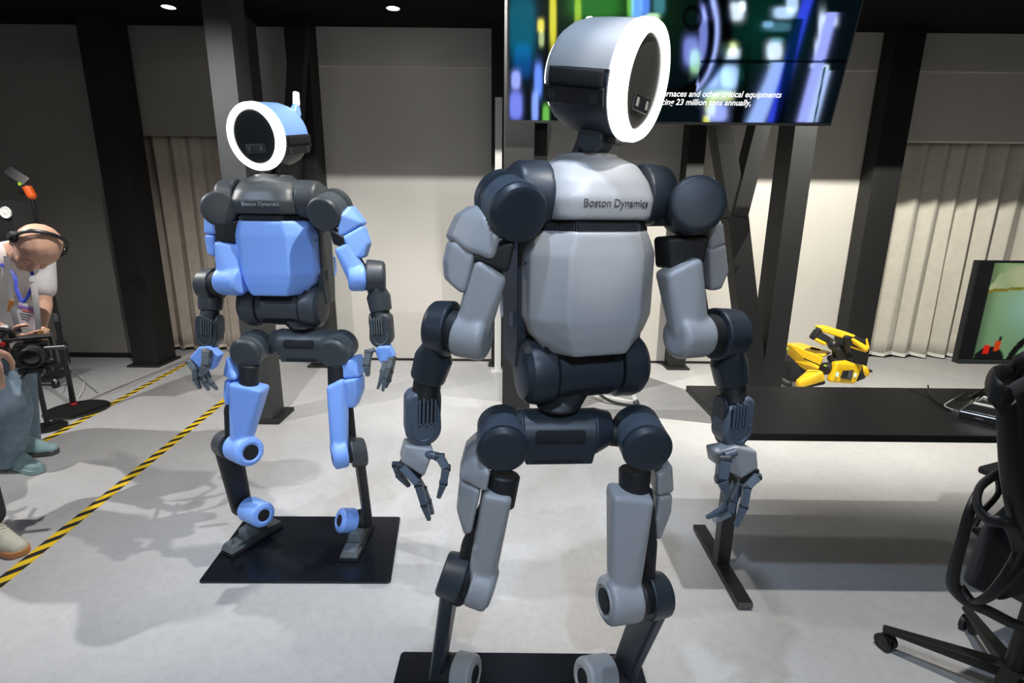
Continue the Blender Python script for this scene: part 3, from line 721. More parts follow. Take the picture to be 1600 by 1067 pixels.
        # wrist module
        wc = U(*arm['wrist']); wf = Matrix((ex, ey, ez)).transposed(); tl = Quaternion((0, 1, 0), arm.get('tilt', 0)).to_matrix(); wf = wf @ tl
        P('wrist_neck', cyl(W0+(wc-W0)*.0, W0+(wc-W0)*.6, .034), 'core')
        WS = 1.3
        def W(x, y, z): return wc+wf @ V((x*WS, y*WS, z*WS))
        wm = P('wrist_module', hull(*[disc(W(x, y, z), wf @ V((0, 1, 0)), r_*WS, .010) for (x, y, z, r_) in ((s*-.0, -.008, -.022, .034), (s*-.0, .026, -.022, .034), (s*.014, -.008, .03, .020), (s*.014, .026, .03, .020), (-s*.012, -.004, .015, .020), (-s*.012, .024, .015, .020))]), 'lt' if near else 'dk', ang=45)
        P('wrist_side_plate', hull(*[disc(W(-s*.028, y, z), wf @ V((1, 0, 0)), .030, .006) for (y, z) in ((.012, .028), (.014, -.002))]), 'dk', ang=45)
        P('wrist_lower_joint', hull(disc(W(-s*.006, .03, -.045), wf @ V((1, 0, 0)), .030, .004), disc(W(-s*.012, .03, -.01), wf @ V((1, 0, 0)), .032, .004)), 'core')
        P('wrist_recess', box(W(-s*.006, -.017, .012), wf, .023, .0015, .025, .001), 'vent', wm)
        P('wrist_fins', join(*[box(W(-s*.020+s*.0072*k, -.019, .014+(.003 if k % 2 else 0)), wf, .0022, .004, .032, .0008) for k in range(5)]), 'lt', wm, kind='stuff')
        P('wrist_lip', tube([W(s*.022, -.0175, -.008), W(s*.022, -.0175, -.024), W(s*.006, -.0175, -.042), W(-s*.012, -.0175, -.038), W(-s*.018, -.0175, -.02)], .0024, 6), 'lt', wm)
        # hand
        hp_ = arm['palm']; 
        P('hand_cover', melt([slab(hp_, arm.get('pdep', .03), .005)], .0025, 4), 'sh', ang=180)
        P('knuckle_block', slab(arm['knuck'], .03, .004), 'core')
        for fg in arm['fingers']: finger(fg['p'], fg['w'])
        P('thumb_base', cyl(U(*arm['tb'][0]), U(*arm['tb'][1]), .010, n=16), 'lt')
    # ---- legs
    for leg in (NEAR_LEGS if near else BLUE_LEGS):
        s = leg['s']
        for pd in leg['pads']: P('thigh_pad', melt([slab(pd['p'], pd['dep'], pd.get('r', .008), hyv)], .004, 5), 'sh', ang=180)
        c0, c1 = U(*leg['cuff'][0]), U(*leg['cuff'][1])
        P('thigh_cuff', cyl(c0, c1, .040, .036, 36), 'core')
        P('thigh_core', hull(*[sph(U(*p), .020) for p in leg['core']]), 'core')
        K0, K1 = U(*leg['kin']), U(*leg['kmid']); lat = (K1-K0).normalized(); Rk = leg['Rk']
        top = [U(*p) for p in leg['top']]
        tc = sum(top, V((0, 0, 0)))/len(top)
        P('thigh_cover', melt([hull(disc(K0+lat*.008, lat, Rk, .012), disc(K1, lat, Rk, .008)), hull(sph(K0.lerp(K1, .55)+V((0, 0, .02)), .036), sph(K1-lat*.02, .036), hex_(top, .012), hex_([p+hyv*.055 for p in top], .014))], .0045, 6), 'sh', ang=180)
        # ring recess on the inner knee face
        P('knee_recess', lathe(K0-lat*.0045, lat, [(0, 0), (0, Rk*.50), (-.001, Rk*.52)], 40), 'vent')
        P('knee_rim', lathe(K0-lat*.0045, lat, [(.006, Rk*.80), (-.002, Rk*.76), (-.003, Rk*.66), (.001, Rk*.56), (.005, Rk*.53)], 48), 'sh')
        q = frame(lat, (0, 0, 1))
        P('knee_grille', join(*[box(K0-lat*.006+q @ V((0, Rk*.43*(-1+2*(i+.5)/9), 0)), q, Rk*.49*math.sqrt(max(.05, 1-((-1+2*(i+.5)/9)*.86)**2)), .001, .001, 0) for i in range(9)]), 'rib', kind='stuff', ang=0)
        K2, K3 = U(*leg['kout0']), U(*leg['kout1']); Ro = leg['Ro']
        P('knee_joint', cyl(K1, K2, Rk*.72, n=36), 'core')
        P('knee_actuator', hull(disc(K2, lat, Ro, .005), disc(K3, lat, Ro*.94, .012)), 'dk', ang=45)
        A2 = U(*leg['aout']); A0, A1 = U(*leg['ain']), U(*leg['amid']); Ra = leg['Ra']
        off = lat*.010
        P('shin', hull(disc(K3-off, lat, Ro*.86, .008), disc(K3-off*2.6, lat, Ro*.86, .008), disc(A2, lat, Ra*.78, .008), disc(A2-off*1.8, lat, Ra*.78, .008)), 'dk' if near else 'core', ang=45)
        al = (A1-A0).normalized()
        P('ankle_joint', cyl(A1, A2, Ra*.8, n=36), 'core')
        P('ankle_cover', hull(disc(A0, al, Ra, .012), disc(A1, al, Ra, .006)), 'sh', ang=45)
        P('ankle_recess', lathe(A0-al*.0125, al, [(0, 0), (0, Ra*.46), (.001, Ra*.5)], 36), 'vent')
        P('ankle_rim', lathe(A0-al*.0125, al, [(.006, Ra*.78), (-.001, Ra*.74), (-.002, Ra*.62), (.003, Ra*.5)], 40), 'sh')
        # foot
        h = U(*leg['hub']); hd = V(leg['dir']).normalized(); fs = hd.cross(V((0, 0, 1)))
        ff = Matrix((fs, hd, V((0, 0, 1)))).transposed(); f_c = V((h.x, h.y, 0)); g = .0125
        P('foot_hub', hull(disc(f_c+V((0, 0, .078))+hd*.012, hd, .026, .005), disc(f_c+V((0, 0, .078))-hd*.05, hd, .026, .005), ebox(f_c+V((0, 0, .045))-hd*.02, ff, .03, .04, .01, .005)), 'lt', ang=45)
        P('toe_block', hull(ebox(f_c+hd*.060+V((0, 0, g+.034)), ff, .031, .030, .014, .006), ebox(f_c+hd*.062+V((0, 0, g+.02)), ff, .038, .036, .006, .004)), 'lt', ang=45)
        P('foot_body', hull(ebox(f_c-hd*.01+V((0, 0, g+.026)), ff, .034, .07, .020, .006), ebox(f_c-hd*.12+V((0, 0, g+.022)), ff, .03, .045, .014, .006)), 'dk', ang=45)
        P('foot_sole', hull(ebox(f_c+hd*.06+V((0, 0, g+.006)), ff, .041, .040, .006, .003), ebox(f_c-hd*.125+V((0, 0, g+.006)), ff, .034, .045, .006, .003)), 'core')
    return t
# surveyed poses: (column, row, distance) of each joint, sizes in metres
NEAR_ARMS = [
 dict(s=-1, sf=(815, 337, 1.12), sb=(781, 307, 1.25),
  pads=[dict(p=[(746, 330, 1.20), (757, 345, 1.16), (773, 372, 1.14), (766, 396, 1.14), (735, 386, 1.16), (714, 370, 1.20), (727, 342, 1.20)], dep=.075, r=.013), dict(p=[(712, 385, 1.19), (735, 402, 1.16), (722, 450, 1.16), (708, 437, 1.18), (706, 410, 1.19)], dep=.065, r=.011)],
  cuff=[(775, 392, 1.15), (797, 384, 1.15), (789, 418, 1.15), (748, 403, 1.15)], core=[(780, 400, 1.20), (722, 505, 1.20)],
  top=[(750, 416, 1.145), (783, 437, 1.145)], **{'in': ((736, 525, 1.17), .053, .026)}, elb=((703, 514, 1.19), (682, 510, 1.20), .066),
  fore=(669, 588, 1.215), wrist=(661, 650, 1.20), tilt=.05,
  palm=[(636, 699, 1.17), (674, 704, 1.17), (668, 722, 1.16), (661, 740, 1.16), (630, 720, 1.165)], pdep=.045,
  knuck=[(633, 722, 1.17), (658, 742, 1.17), (650, 752, 1.17), (625, 734, 1.17)],
  fingers=[dict(p=[(628, 728, 1.17), (654, 757, 1.15), (663, 788, 1.15), (671, 813, 1.165)], w=.0078), dict(p=[(640, 730, 1.20), (661, 764, 1.19), (669, 784, 1.19), (676, 803, 1.20)], w=.0075),
           dict(p=[(619, 726, 1.19), (624, 742, 1.2), (640, 760, 1.21)], w=.007), dict(p=[(687, 714, 1.14), (697, 731, 1.13), (693, 754, 1.125), (685, 778, 1.13)], w=.0082)],
  tb=((668, 709, 1.17), (684, 713, 1.145))),
 dict(s=1, sf=(1092, 317, 1.215), sb=(1072, 332, 1.35),
  pads=[dict(p=[(1112, 352, 1.27), (1126, 352, 1.29), (1129, 380, 1.29), (1112, 386, 1.27)], dep=.05, r=.007), dict(p=[(1110, 391, 1.27), (1130, 386, 1.29), (1134, 425, 1.29), (1124, 448, 1.28), (1113, 450, 1.27)], dep=.05, r=.007)],
  cuff=[(1048, 378, 1.26), (1100, 374, 1.26), (1094, 405, 1.26), (1050, 415, 1.26)], core=[(1078, 400, 1.29), (1096, 510, 1.29)],
  top=[(1048, 432, 1.235), (1090, 411, 1.235)], **{'in': ((1078, 525, 1.25), .0545, .032)}, elb=((1117, 522, 1.29), (1145, 520, 1.31), .0665),
  fore=(1143, 594, 1.31), wrist=(1149, 655, 1.285), tilt=-.04,
  palm=[(1119, 706, 1.25), (1152, 700, 1.25), (1179, 706, 1.26), (1181, 730, 1.26), (1158, 744, 1.25), (1122, 724, 1.25)], pdep=.035,
  knuck=[(1160, 733, 1.255), (1184, 735, 1.26), (1184, 752, 1.26), (1160, 750, 1.255)],
  fingers=[dict(p=[(1182, 745, 1.25), (1167, 761, 1.235), (1162, 792, 1.225), (1149, 824, 1.215)], w=.0082), dict(p=[(1160, 752, 1.27), (1145, 784, 1.26), (1141, 801, 1.25), (1120, 815, 1.24)], w=.0075),
           dict(p=[(1150, 755, 1.285), (1134, 785, 1.28), (1124, 799, 1.27), (1103, 809, 1.26)], w=.007), dict(p=[(1131, 718, 1.225), (1127, 748, 1.215), (1137, 776, 1.215)], w=.0115)],
  tb=((1150, 706, 1.235), (1132, 712, 1.23)))]
BLUE_ARMS = [
 dict(s=-1, sf=(342, 326, 1.99), sb=(352, 327, 2.12),
  pads=[dict(p=[(323, 342, 2.06), (335, 345, 2.04), (336, 362, 2.04), (323, 362, 2.06)], dep=.06, r=.010), dict(p=[(323, 370, 2.06), (334, 370, 2.05), (334, 398, 2.05), (327, 395, 2.06)], dep=.05, r=.008)],
  cuff=[(340, 352, 2.0), (371, 348, 2.02), (370, 378, 2.02), (342, 372, 2.0)], core=[(350, 360, 2.06), (346, 440, 2.06)],
  top=[(340, 382, 2.0), (373, 388, 2.01)], **{'in': ((361, 440, 2.0), .053, .034)}, elb=((338, 445, 2.05), (322, 444, 2.06), .066),
  fore=(329, 482, 2.04), wrist=(325, 516, 2.0), tilt=.15,
  palm=[(312, 544, 1.97), (326, 543, 1.97), (340, 556, 1.97), (330, 576, 1.97), (312, 572, 1.97), (299, 559, 1.97)], pdep=.035,
  knuck=[(300, 563, 1.98), (322, 574, 1.98), (318, 580, 1.98), (297, 568, 1.98)],
  fingers=[dict(p=[(296, 566, 1.965), (305, 579, 1.955), (306, 592, 1.95), (313, 608, 1.955)], w=.0085), dict(p=[(310, 572, 1.98), (315, 588, 1.97), (320, 597, 1.965), (327, 610, 1.97)], w=.008),
           dict(p=[(320, 576, 1.99), (326, 590, 1.985), (331, 599, 1.98), (340, 609, 1.985)], w=.0075), dict(p=[(324, 552, 1.94), (322, 570, 1.93), (314, 588, 1.93)], w=.0115)],
  tb=((318, 547, 1.955), (325, 550, 1.945))),
 dict(s=1, sf=(503, 337, 1.96), sb=(529, 319, 2.09),
  pads=[dict(p=[(546, 326, 2.02), (534, 338, 1.98), (532, 366, 1.98), (562, 348, 2.02)], dep=.06, r=.010), dict(p=[(538, 372, 1.98), (564, 357, 2.02), (572, 380, 2.02), (566, 400, 2.01), (555, 401, 1.99)], dep=.05, r=.008)],
  cuff=[(520, 362, 1.98), (535, 372, 1.98), (541, 385, 1.99), (524, 378, 1.99)], core=[(535, 372, 2.06), (570, 430, 2.06)],
  top=[(528, 392, 1.975), (543, 384, 1.985)], **{'in': ((559, 434, 2.0), .052, .018)}, elb=((576, 432, 2.03), (596, 432, 2.04), .066),
  fore=(595, 483, 2.03), wrist=(595, 515, 2.0), tilt=-.03,
  palm=[(592, 543, 1.97), (607, 543, 1.97), (614, 556, 1.975), (600, 570, 1.97), (592, 560, 1.97), (588, 548, 1.97)], pdep=.035,
  knuck=[(598, 560, 1.975), (612, 560, 1.98), (613, 572, 1.98), (600, 574, 1.975)],
  fingers=[dict(p=[(611, 562, 1.96), (607, 576, 1.95), (602, 590, 1.95), (598, 612, 1.955)], w=.0085), dict(p=[(602, 566, 1.97), (598, 580, 1.96), (596, 592, 1.96), (590, 608, 1.965)], w=.008),
           dict(p=[(615, 560, 1.99), (611, 580, 1.98), (608, 594, 1.98), (603, 606, 1.985)], w=.0075), dict(p=[(576, 551, 1.95), (573, 570, 1.94), (575, 588, 1.945)], w=.0105)],
  tb=((586, 546, 1.955), (577, 549, 1.95)))]
NEAR_LEGS = [
 dict(s=-1, pads=[dict(p=[(746, 696, 1.20), (761, 740, 1.13), (757, 762, 1.13), (722, 744, 1.18), (731, 710, 1.20)], dep=.07, r=.008), dict(p=[(722, 756, 1.18), (746, 768, 1.14), (733, 828, 1.14), (728, 830, 1.16), (718, 795, 1.18)], dep=.06, r=.008)],
  cuff=((788, 740, 1.17), (781, 790, 1.16)), core=[(770, 770, 1.18), (733, 850, 1.18), (716, 935, 1.18)],
  top=[(762, 778, 1.125), (792, 783, 1.125)], kin=(767, 918, 1.15), kmid=(740, 908, 1.155), kout0=(722, 903, 1.165), kout1=(697, 896, 1.19), Rk=.0605, Ro=.062,
  ain=(737, 1053, 1.26), amid=(716, 1048, 1.275), aout=(681, 1040, 1.30), Ra=.054, hub=(742, 1110, 1.28), dir=(.35, -1, 0)),
 dict(s=1, pads=[dict(p=[(1030, 742, 1.19), (1046, 730, 1.22), (1048, 765, 1.22), (1030, 769, 1.19)], dep=.06, r=.008), dict(p=[(1032, 779, 1.19), (1046, 776, 1.22), (1044, 800, 1.21), (1029, 838, 1.20), (1028, 810, 1.19)], dep=.05, r=.008)],
  cuff=((992, 732, 1.20), (989, 790, 1.19)), core=[(1008, 770, 1.20), (1015, 850, 1.19), (1010, 930, 1.19)],
  top=[(964, 780, 1.145), (1014, 785, 1.15)], kin=(946, 938, 1.13), kmid=(988, 932, 1.15), kout0=(1009, 930, 1.185), kout1=(1033, 928, 1.21), Rk=.0605, Ro=.062,
  ain=(915, 1058, 1.25), amid=(949, 1052, 1.28), aout=(978, 1048, 1.31), Ra=.054, hub=(935, 1120, 1.27), dir=(-.1, -1, 0))]
BLUE_LEGS = [
 dict(s=-1, pads=[dict(p=[(357, 562, 2.0), (367, 590, 1.97), (364, 590, 1.97), (353, 585, 2.0)], dep=.07, r=.010), dict(p=[(354, 596, 2.0), (357, 600, 1.98), (355, 630, 2.0), (352, 620, 2.0)], dep=.06, r=.008)],
  cuff=((390, 570, 2.0), (389, 606, 1.99)), core=[(375, 590, 2.04), (358, 640, 2.04), (360, 690, 2.04)],
  top=[(362, 603, 1.955), (405, 612, 1.96)], kin=(391, 706, 1.96), kmid=(371, 698, 2.03), kout0=(364, 695, 2.05), kout1=(352, 692, 2.09), Rk=.0605, Ro=.062,
  ain=(410, 804, 2.08), amid=(390, 795, 2.14), aout=(376, 790, 2.17), Ra=.056, hub=(386, 850, 2.10), dir=(-.55, -1, 0)),
 dict(s=1, pads=[dict(p=[(536, 568, 1.99), (556, 562, 2.03), (560, 586, 2.02), (537, 588, 1.99)], dep=.06, r=.009), dict(p=[(540, 597, 1.98), (560, 593, 2.02), (561, 612, 2.02), (553, 634, 2.01), (544, 634, 1.99)], dep=.05, r=.009)],
  cuff=((528, 570, 2.01), (527, 603, 2.0)), core=[(538, 590, 2.03), (545, 640, 2.03), (550, 690, 2.03)],
  top=[(515, 607, 1.955), (532, 598, 1.965)], kin=(521, 710, 1.94), kmid=(539, 706, 1.96), kout0=(549, 706, 1.98), kout1=(567, 706, 2.01), Rk=.062, Ro=.064,
  ain=(534, 813, 2.10), amid=(551, 813, 2.13), aout=(577, 808, 2.16), Ra=.055, hub=(556, 858, 2.08), dir=(-.03, -1, 0))]
robot('near'); robot('blue')
def plate(label, pts):
    P3 = pts; c = sum(P3, V((0, 0, 0)))/4
    t = thing('base_plate', label, 'plate', (c.x, c.y, 0))
    obj('plate', hull(*[disc(p+V((0, 0, .006)), (0, 0, 1), .014, .004, 16) for p in P3]), 'plate', t)
    for p in P3:
        q = p+(c-p)*.06; obj('bolt_hole', cyl(V((q.x, q.y, .0115)), V((q.x, q.y, .0125)), .004), 'vent', t)
    return t
a, b, c, d = Z(318, 908), Z(606, 909), Z(621, 812), Z(388, 811)
plate('black square floor plate under the blue robot\'s feet', [a, b, c, d])
a = Z(632, 1026); plate('dark floor plate under the gray robot, only its rear edge in view', [a, V((a.x+.80, a.y, 0)), V((a.x+.80, a.y-.50, 0)), V((a.x, a.y-.50, 0))])
#@@FURN
# ------------------------------------------------------------------ tables
TZ = .75
def table(name, label, x0, x1, y0, y1, legs, group=None):
    t = thing(name, label, 'table', ((x0+x1)/2, (y0+y1)/2, 0))
    obj('table_top', bx(x0, x1, y0, y1, TZ-.028, TZ, .003), 'table', t)
    obj('apron_rail', bx(x0+.06, x1-.06, (y0+y1)/2-.03, (y0+y1)/2+.03, TZ-.07, TZ-.029), 'black', t)
    for lx in legs:
        obj('leg', bx(lx-.02, lx+.035, (y0+y1)/2-.02, (y0+y1)/2+.035, .03, TZ-.04, .003), 'black', t)
        obj('foot', bx(lx-.022, lx+.037, y0+.02, y1+.02, .008, .034, .004), 'black', t)
        for yy in (y0+.05, y1-.03): obj('foot_pad', cyl((lx, yy, 0), (lx, yy, .01), .018, n=16), 'core', t)
        obj('foot_cap', bx(lx-.02, lx+.035, y0+.014, y0+.021, .010, .032, .001), 'bezel2', t)
    return t
pl, pn = Z(1072, 602, TZ), Z(1150, 677, TZ)
xs = Z(1415, 606, TZ).x
lx = Z(1120, 868, .03).x
table('desk', 'black desk nearest the gray robot, its T-shaped foot in view', pl.x, xs-.001, pn.y, pl.y, [lx-.005])
table('desk', 'black desk at the right carrying the monitor and test unit', xs+.001, xs+1.5, pn.y, pl.y, [xs+.5, xs+1.3])
# monitor
def monitor():
    yb = 2.02; bl = U(1495, 568, yb); tl = U(1522, 407, yb); H = tl.z-bl.z; Wd = H*1.72; x0 = bl.x; z0 = bl.z
    t = thing('monitor', 'wide desktop monitor on the right desk showing a pale green picture', 'monitor', (x0+Wd/2, yb, TZ))
    obj('casing', bx(x0, x0+Wd, yb, yb+.03, z0, z0+H, .004), 'bezel', t)
    obj('chin', bx(x0, x0+Wd, yb-.004, yb, z0, z0+.018, .001), 'bezel2', t)
    obj('stand_neck', bx(x0+Wd/2-.04, x0+Wd/2+.04, yb+.031, yb+.06, TZ+.012, z0+H*.5, .004), 'black', t)
    obj('stand_foot', bx(x0+Wd/2-.14, x0+Wd/2+.14, yb-.06, yb+.14, TZ, TZ+.012, .004), 'black', t)
    bm = bmesh.new(); cl = bm.loops.layers.float_color.new('picture'); NX, NY = 110, 64
    xa, xb, za, zb = x0+.058, x0+Wd-.008, z0+.022, z0+H-.008
    def colour(u, v):                       # u in picture heights from left, v 0 bottom
        k = v; r, g_, b_ = .16+.10*k, .30+.10*k, .16+.02*k
        gl = math.exp(-((u-.62)/.35)**2-((v-.58)/.25)**2); r += .10*gl; g_ += .18*gl; b_ += .30*gl
        e = math.exp(-(u/.08)**2)*.45; r *= 1-e; g_ *= 1-e; b_ *= 1-e
        # poster panel
        if .70+.10*u < v < .97 and u > .10-.14*(.97-v)/.25+(.04 if v < .9 else .08)-.02:
            n = .5+.5*math.sin(17*u+3*math.sin(9*v)); r, g_, b_ = .34+.12*n, .42+.08*n, .22+.06*n
            if v < .73+.10*u: r, g_, b_ = .22, .18, .02
        q = math.hypot((u-.75)/.42, (v+.12)/.46)
        if .84 < q < 1.0: r = g_ = b_ = .008
        if q < .60: r, g_, b_ = .05, .07, .03
        if math.hypot((u-.16)/.15, (v-.02)/.11) < 1: r = g_ = b_ = .01
        if abs(u-.115) < .025 and .05 < v < .15: r, g_, b_ = .7, .02, .01
        if abs(u-.215-.15*(v-.1)) < .03 and .08 < v < .20: r, g_, b_ = .62, .06, .01
        if abs(u-.235) < .02 and .20 <= v < .25: r = g_ = b_ = .02
        return (r, g_, b_, 1)
    vs = [[bm.verts.new((xa+(xb-xa)*i/NX, yb-.0025, za+(zb-za)*j/NY)) for i in range(NX+1)] for j in range(NY+1)]
    for j in range(NY):
        for i in range(NX):
            fc = bm.faces.new((vs[j][i], vs[j][i+1], vs[j+1][i+1], vs[j+1][i]))
            for l, (a, b_) in zip(fc.loops, ((i, j), (i+1, j), (i+1, j+1), (i, j+1))): l[cl] = colour(a/NX*(xb-xa)/(zb-za), b_/NY)
    m_ = bpy.data.materials['film_picture'].copy(); m_.name = 'monitor_picture'
    m_.node_tree.nodes['Principled BSDF'].inputs['Roughness'].default_value = .5
    m_.node_tree.nodes['Principled BSDF'].inputs['Emission Strength'].default_value = .75
    obj('screen_picture', bm, m_, t, ang=0)
    return t
monitor()
# test unit (flat case with a silver handle frame)
A_ = Z(1497, 652, TZ); B_ = Z(1600, 676, TZ); dx = (B_-A_); dx.z = 0; dx.normalize(); dy = V((-dx.y, dx.x, 0))
fu = Matrix((dx, dy, V((0, 0, 1)))).transposed()
def Q(x, y, z): return A_+dx*x+dy*y+V((0, 0, z))
t = thing('test_unit', 'flat black electronics case with silver handle frame on the right desk', 'device', Q(.2, .09, 0))
obj('case_body', box(Q(.2, .09, .012), fu, .2, .09, .012, .004), 'bezel', t)
obj('case_lid', hull(ebox(Q(.2, .095, .03), fu, .195, .085, .004, .003), ebox(Q(.205, .105, .050), fu, .18, .065, .004, .003)), 'glass', t)
obj('lower_trim', tube([Q(0.002, 0, .026), Q(.398, 0, .026), Q(.398, .18, .026), Q(.002, .18, .026)], .0028, 6, 0, True), 'silver', t)
obj('handle_frame', tube([Q(.03, .045, .056), Q(.38, .045, .056), Q(.385, .165, .056), Q(.04, .165, .056)], .006, 8, 0, True), 'white', t)
obj('side_trim', tube([Q(.0, .0, .026), Q(.022, .035, .054)], .004, 6, 0), 'bezel2', t)
obj('display', box(Q(.24, .042, .042), fu, .06, .002, .010, .001), 'navy', t)
obj('badge', box(Q(.06, -.0015, .013), fu, .012, .001, .002, 0), 'silver', t, ang=0)
cb = obj('cable', tube([Z(1450, 602, TZ+.012), Z(1452, 612, TZ+.004), Z(1462, 626, TZ+.004), Z(1478, 636, TZ+.004), Z(1492, 640, TZ+.008)], .0032, 8), 'black'); tag(cb, 'thin black cable with a free end lying on the desk', 'cable')
cb = obj('cable', tube([Z(1489, 640, TZ+.014), Z(1476, 634, TZ+.010), Z(1482, 628, TZ+.008), Z(1496, 620, TZ+.008), Z(1508, 613, TZ+.010)], .0022, 8), 'white'); tag(cb, 'thin white cable looped beside the electronics case', 'cable')
cb = obj('cable', tube([Z(1512, 622, TZ+.045), Z(1530, 612, TZ+.02), Z(1545, 604, TZ+.02), Z(1580, 586, TZ+.03), U(1605, 560, 2.15)], .004, 8), 'black'); tag(cb, 'thick black cable rising behind the electronics case to the monitor', 'cable')
p = Z(1494, 642, TZ+.006)
pg = obj('cable_plug', box(p, fu, .016, .006, .005, .002), 'silver'); tag(pg, 'small silver plug at the case\'s left corner', 'plug')
for i, pts in enumerate(([(1578, 575), (1590, 592), (1602, 585)], [(1584, 600), (1596, 590), (1606, 600)])):
    cb = obj('cable', tube([U(x, y, 2.12+.02*i) for x, y in pts]+[U(pts[-1][0]+40, 640, 2.14)], .003, 6), 'black')
    tag(cb, ('upper' if i == 0 else 'lower')+' black cable hanging loose behind the monitor', 'cable')
# ------------------------------------------------------------------ office chair
def chair():
    cx, cy = 1.585, 1.35
    t = thing('office_chair', 'black mesh office chair on castors at the right edge', 'chair', (cx, cy, 0))
    c1 = Z(1388, 1022, .0); base_a = math.atan2(c1.y+.02-cy, c1.x-cx)
    for i in range(5):
        a = base_a - i*2*math.pi/5; d = V((math.cos(a), math.sin(a), 0)); n_ = V((-d.y, d.x, 0)); e = V((cx, cy, 0))+d*.315
        obj('leg', hull(ebox(V((cx, cy, .115)), frame((0, 0, 1), d), .03, .026, .02, .006), ebox(e+V((0, 0, .083)), frame((0, 0, 1), d), .02, .015, .008, .006)), 'chair', t)
        cc = e+d*.004-n_*.012; ca = obj('caster', hull(disc(cc+V((0, 0, .05))+n_*.004, (0, 0, 1), .016, .004), sph(cc+V((0, 0, .042)), .02)), 'chair', t)
        w_ = (n_*.8+d*.6).normalized()
        for s in (-1, 1): obj('wheel', cyl(cc+V((0, 0, .028))+w_*s*.006, cc+V((0, 0, .028))+w_*s*.024, .028, n=28), 'chair', ca)
        obj('axle_cap', cyl(cc+V((0, 0, .028))-w_*.026, cc+V((0, 0, .028))+w_*.026, .012, n=16), 'black', ca)
    obj('gas_column', cyl((cx, cy, .11), (cx, cy, .40), .028, .022), 'chair', t)
    fz = frame((0, 0, 1), V((.93, .36, 0)))
    obj('tilt_mechanism', hull(ebox(V((cx+.03, cy+.03, .41)), fz, .10, .09, .03, .01)), 'chair', t)
    obj('seat', hull(ebox(V((cx+.34, cy+.08, .47)), fz, .25, .235, .025, .02), ebox(V((cx+.34, cy+.08, .44)), fz, .22, .21, .02, .015)), 'seatf', t)
    R_ = lambda *p: U(*p)
    obj('back_upright', tube([R_(1572, 628, 1.02), R_(1574, 680, 1.04), R_(1578, 740, 1.07), R_(1588, 800, 1.11), R_(1604, 850, 1.16), R_(1640, 905, 1.2)], [.017, .019, .020, .020, .020, .018], 12, flat=.7), 'chair', t)
    bandA = [R_(1580, 588, 1.27), R_(1565, 586, 1.18), R_(1550, 592, 1.09), R_(1551, 606, 1.04), R_(1562, 618, 1.02), R_(1576, 640, 1.02)]
    obj('top_band', tube(bandA, [.024, .026, .028, .026, .022, .02], 14, flat=.36, up=(0, 0, 1)), 'chair', t)
    # mesh panel between the bars, running out to the right
    bm = bmesh.new(); rows = []
    for j in range(13):
        v = j/12; row = []
        Lp = [R_(1572, 605, 1.06), R_(1580, 740, 1.09), R_(1604, 850, 1.18)]
        l_ = Lp[0].lerp(Lp[1], min(1, v*2)) if v < .5 else Lp[1].lerp(Lp[2], v*2-1)
        for i in range(13):
            u = i/12; row.append(bm.verts.new(l_+V((.42*u, .10*u-.07*math.sin(math.pi*u)*-1, 0))))
        rows.append(row)
    for j in range(12):
        for i in range(12): bm.faces.new((rows[j][i], rows[j][i+1], rows[j+1][i+1], rows[j+1][i]))
    mp = obj('back_mesh', bm, 'chairmesh', t, ang=180); mp.modifiers.new('s', 'SOLIDIFY').thickness = .006
    l_ = R_(1604, 850, 1.18)
    obj('back_rim', tube([R_(1580, 588, 1.27), R_(1576, 640, 1.02)+V((.24, .2, .06)), R_(1576, 640, 1.02)+V((.46, .12, .02)), R_(1580, 740, 1.09)+V((.44, .11, 0)), l_+V((.42, .1, 0)), l_+V((.2, .07, -.05)), l_], .018, 10), 'chair', t)
    # lumbar frame loops
    LF = [(1592, 858, 1.12), (1578, 820, 1.08), (1545, 812, 1.10), (1527, 790, 1.14), (1531, 762, 1.19), (1552, 744, 1.25), (1572, 734, 1.29)]
    obj('lumbar_arm', tube([R_(*p) for p in LF], .015, 12, flat=.6), 'chair', t)
    L2 = [(1527, 772, 1.17), (1515, 800, 1.15), (1503, 845, 1.16), (1492, 885, 1.18), (1490, 915, 1.2), (1512, 940, 1.2), (1545, 955, 1.2), (1585, 975, 1.2), (1620, 985, 1.22)]
    obj('lumbar_side', tube([R_(*p) for p in L2], [.011, .013, .015, .017, .017, .017], 12, flat=.6), 'chair', t)
    obj('lumbar_strut', tube([R_(1600, 850, 1.13), R_(1588, 880, 1.12), R_(1565, 912, 1.12), R_(1540, 935, 1.14), R_(1520, 938, 1.17), R_(1502, 915, 1.2)], [.020, .020, .016, .013, .011], 12, flat=.6), 'chair', t)
    obj('lumbar_pad', hull(*[sph(R_(*p), .02) for p in ((1548, 830, 1.26), (1530, 875, 1.26), (1520, 905, 1.26), (1560, 925, 1.26), (1640, 900, 1.28), (1640, 790, 1.28), (1580, 800, 1.27))]), 'chairmesh', t)
    obj('inner_bracket', tube([R_(1556, 738, 1.27), R_(1560, 770, 1.27), R_(1535, 800, 1.22), R_(1522, 822, 1.2)], .007, 8), 'chair', t)
    ar = obj('armrest', hull(ebox(R_(1568, 736, 1.40), fz, .06, .035, .012, .008)), 'chair', t)
    obj('armrest_post', cyl(R_(1575, 745, 1.42), R_(1590, 870, 1.42), .016), 'chair', t)
    return t
chair()
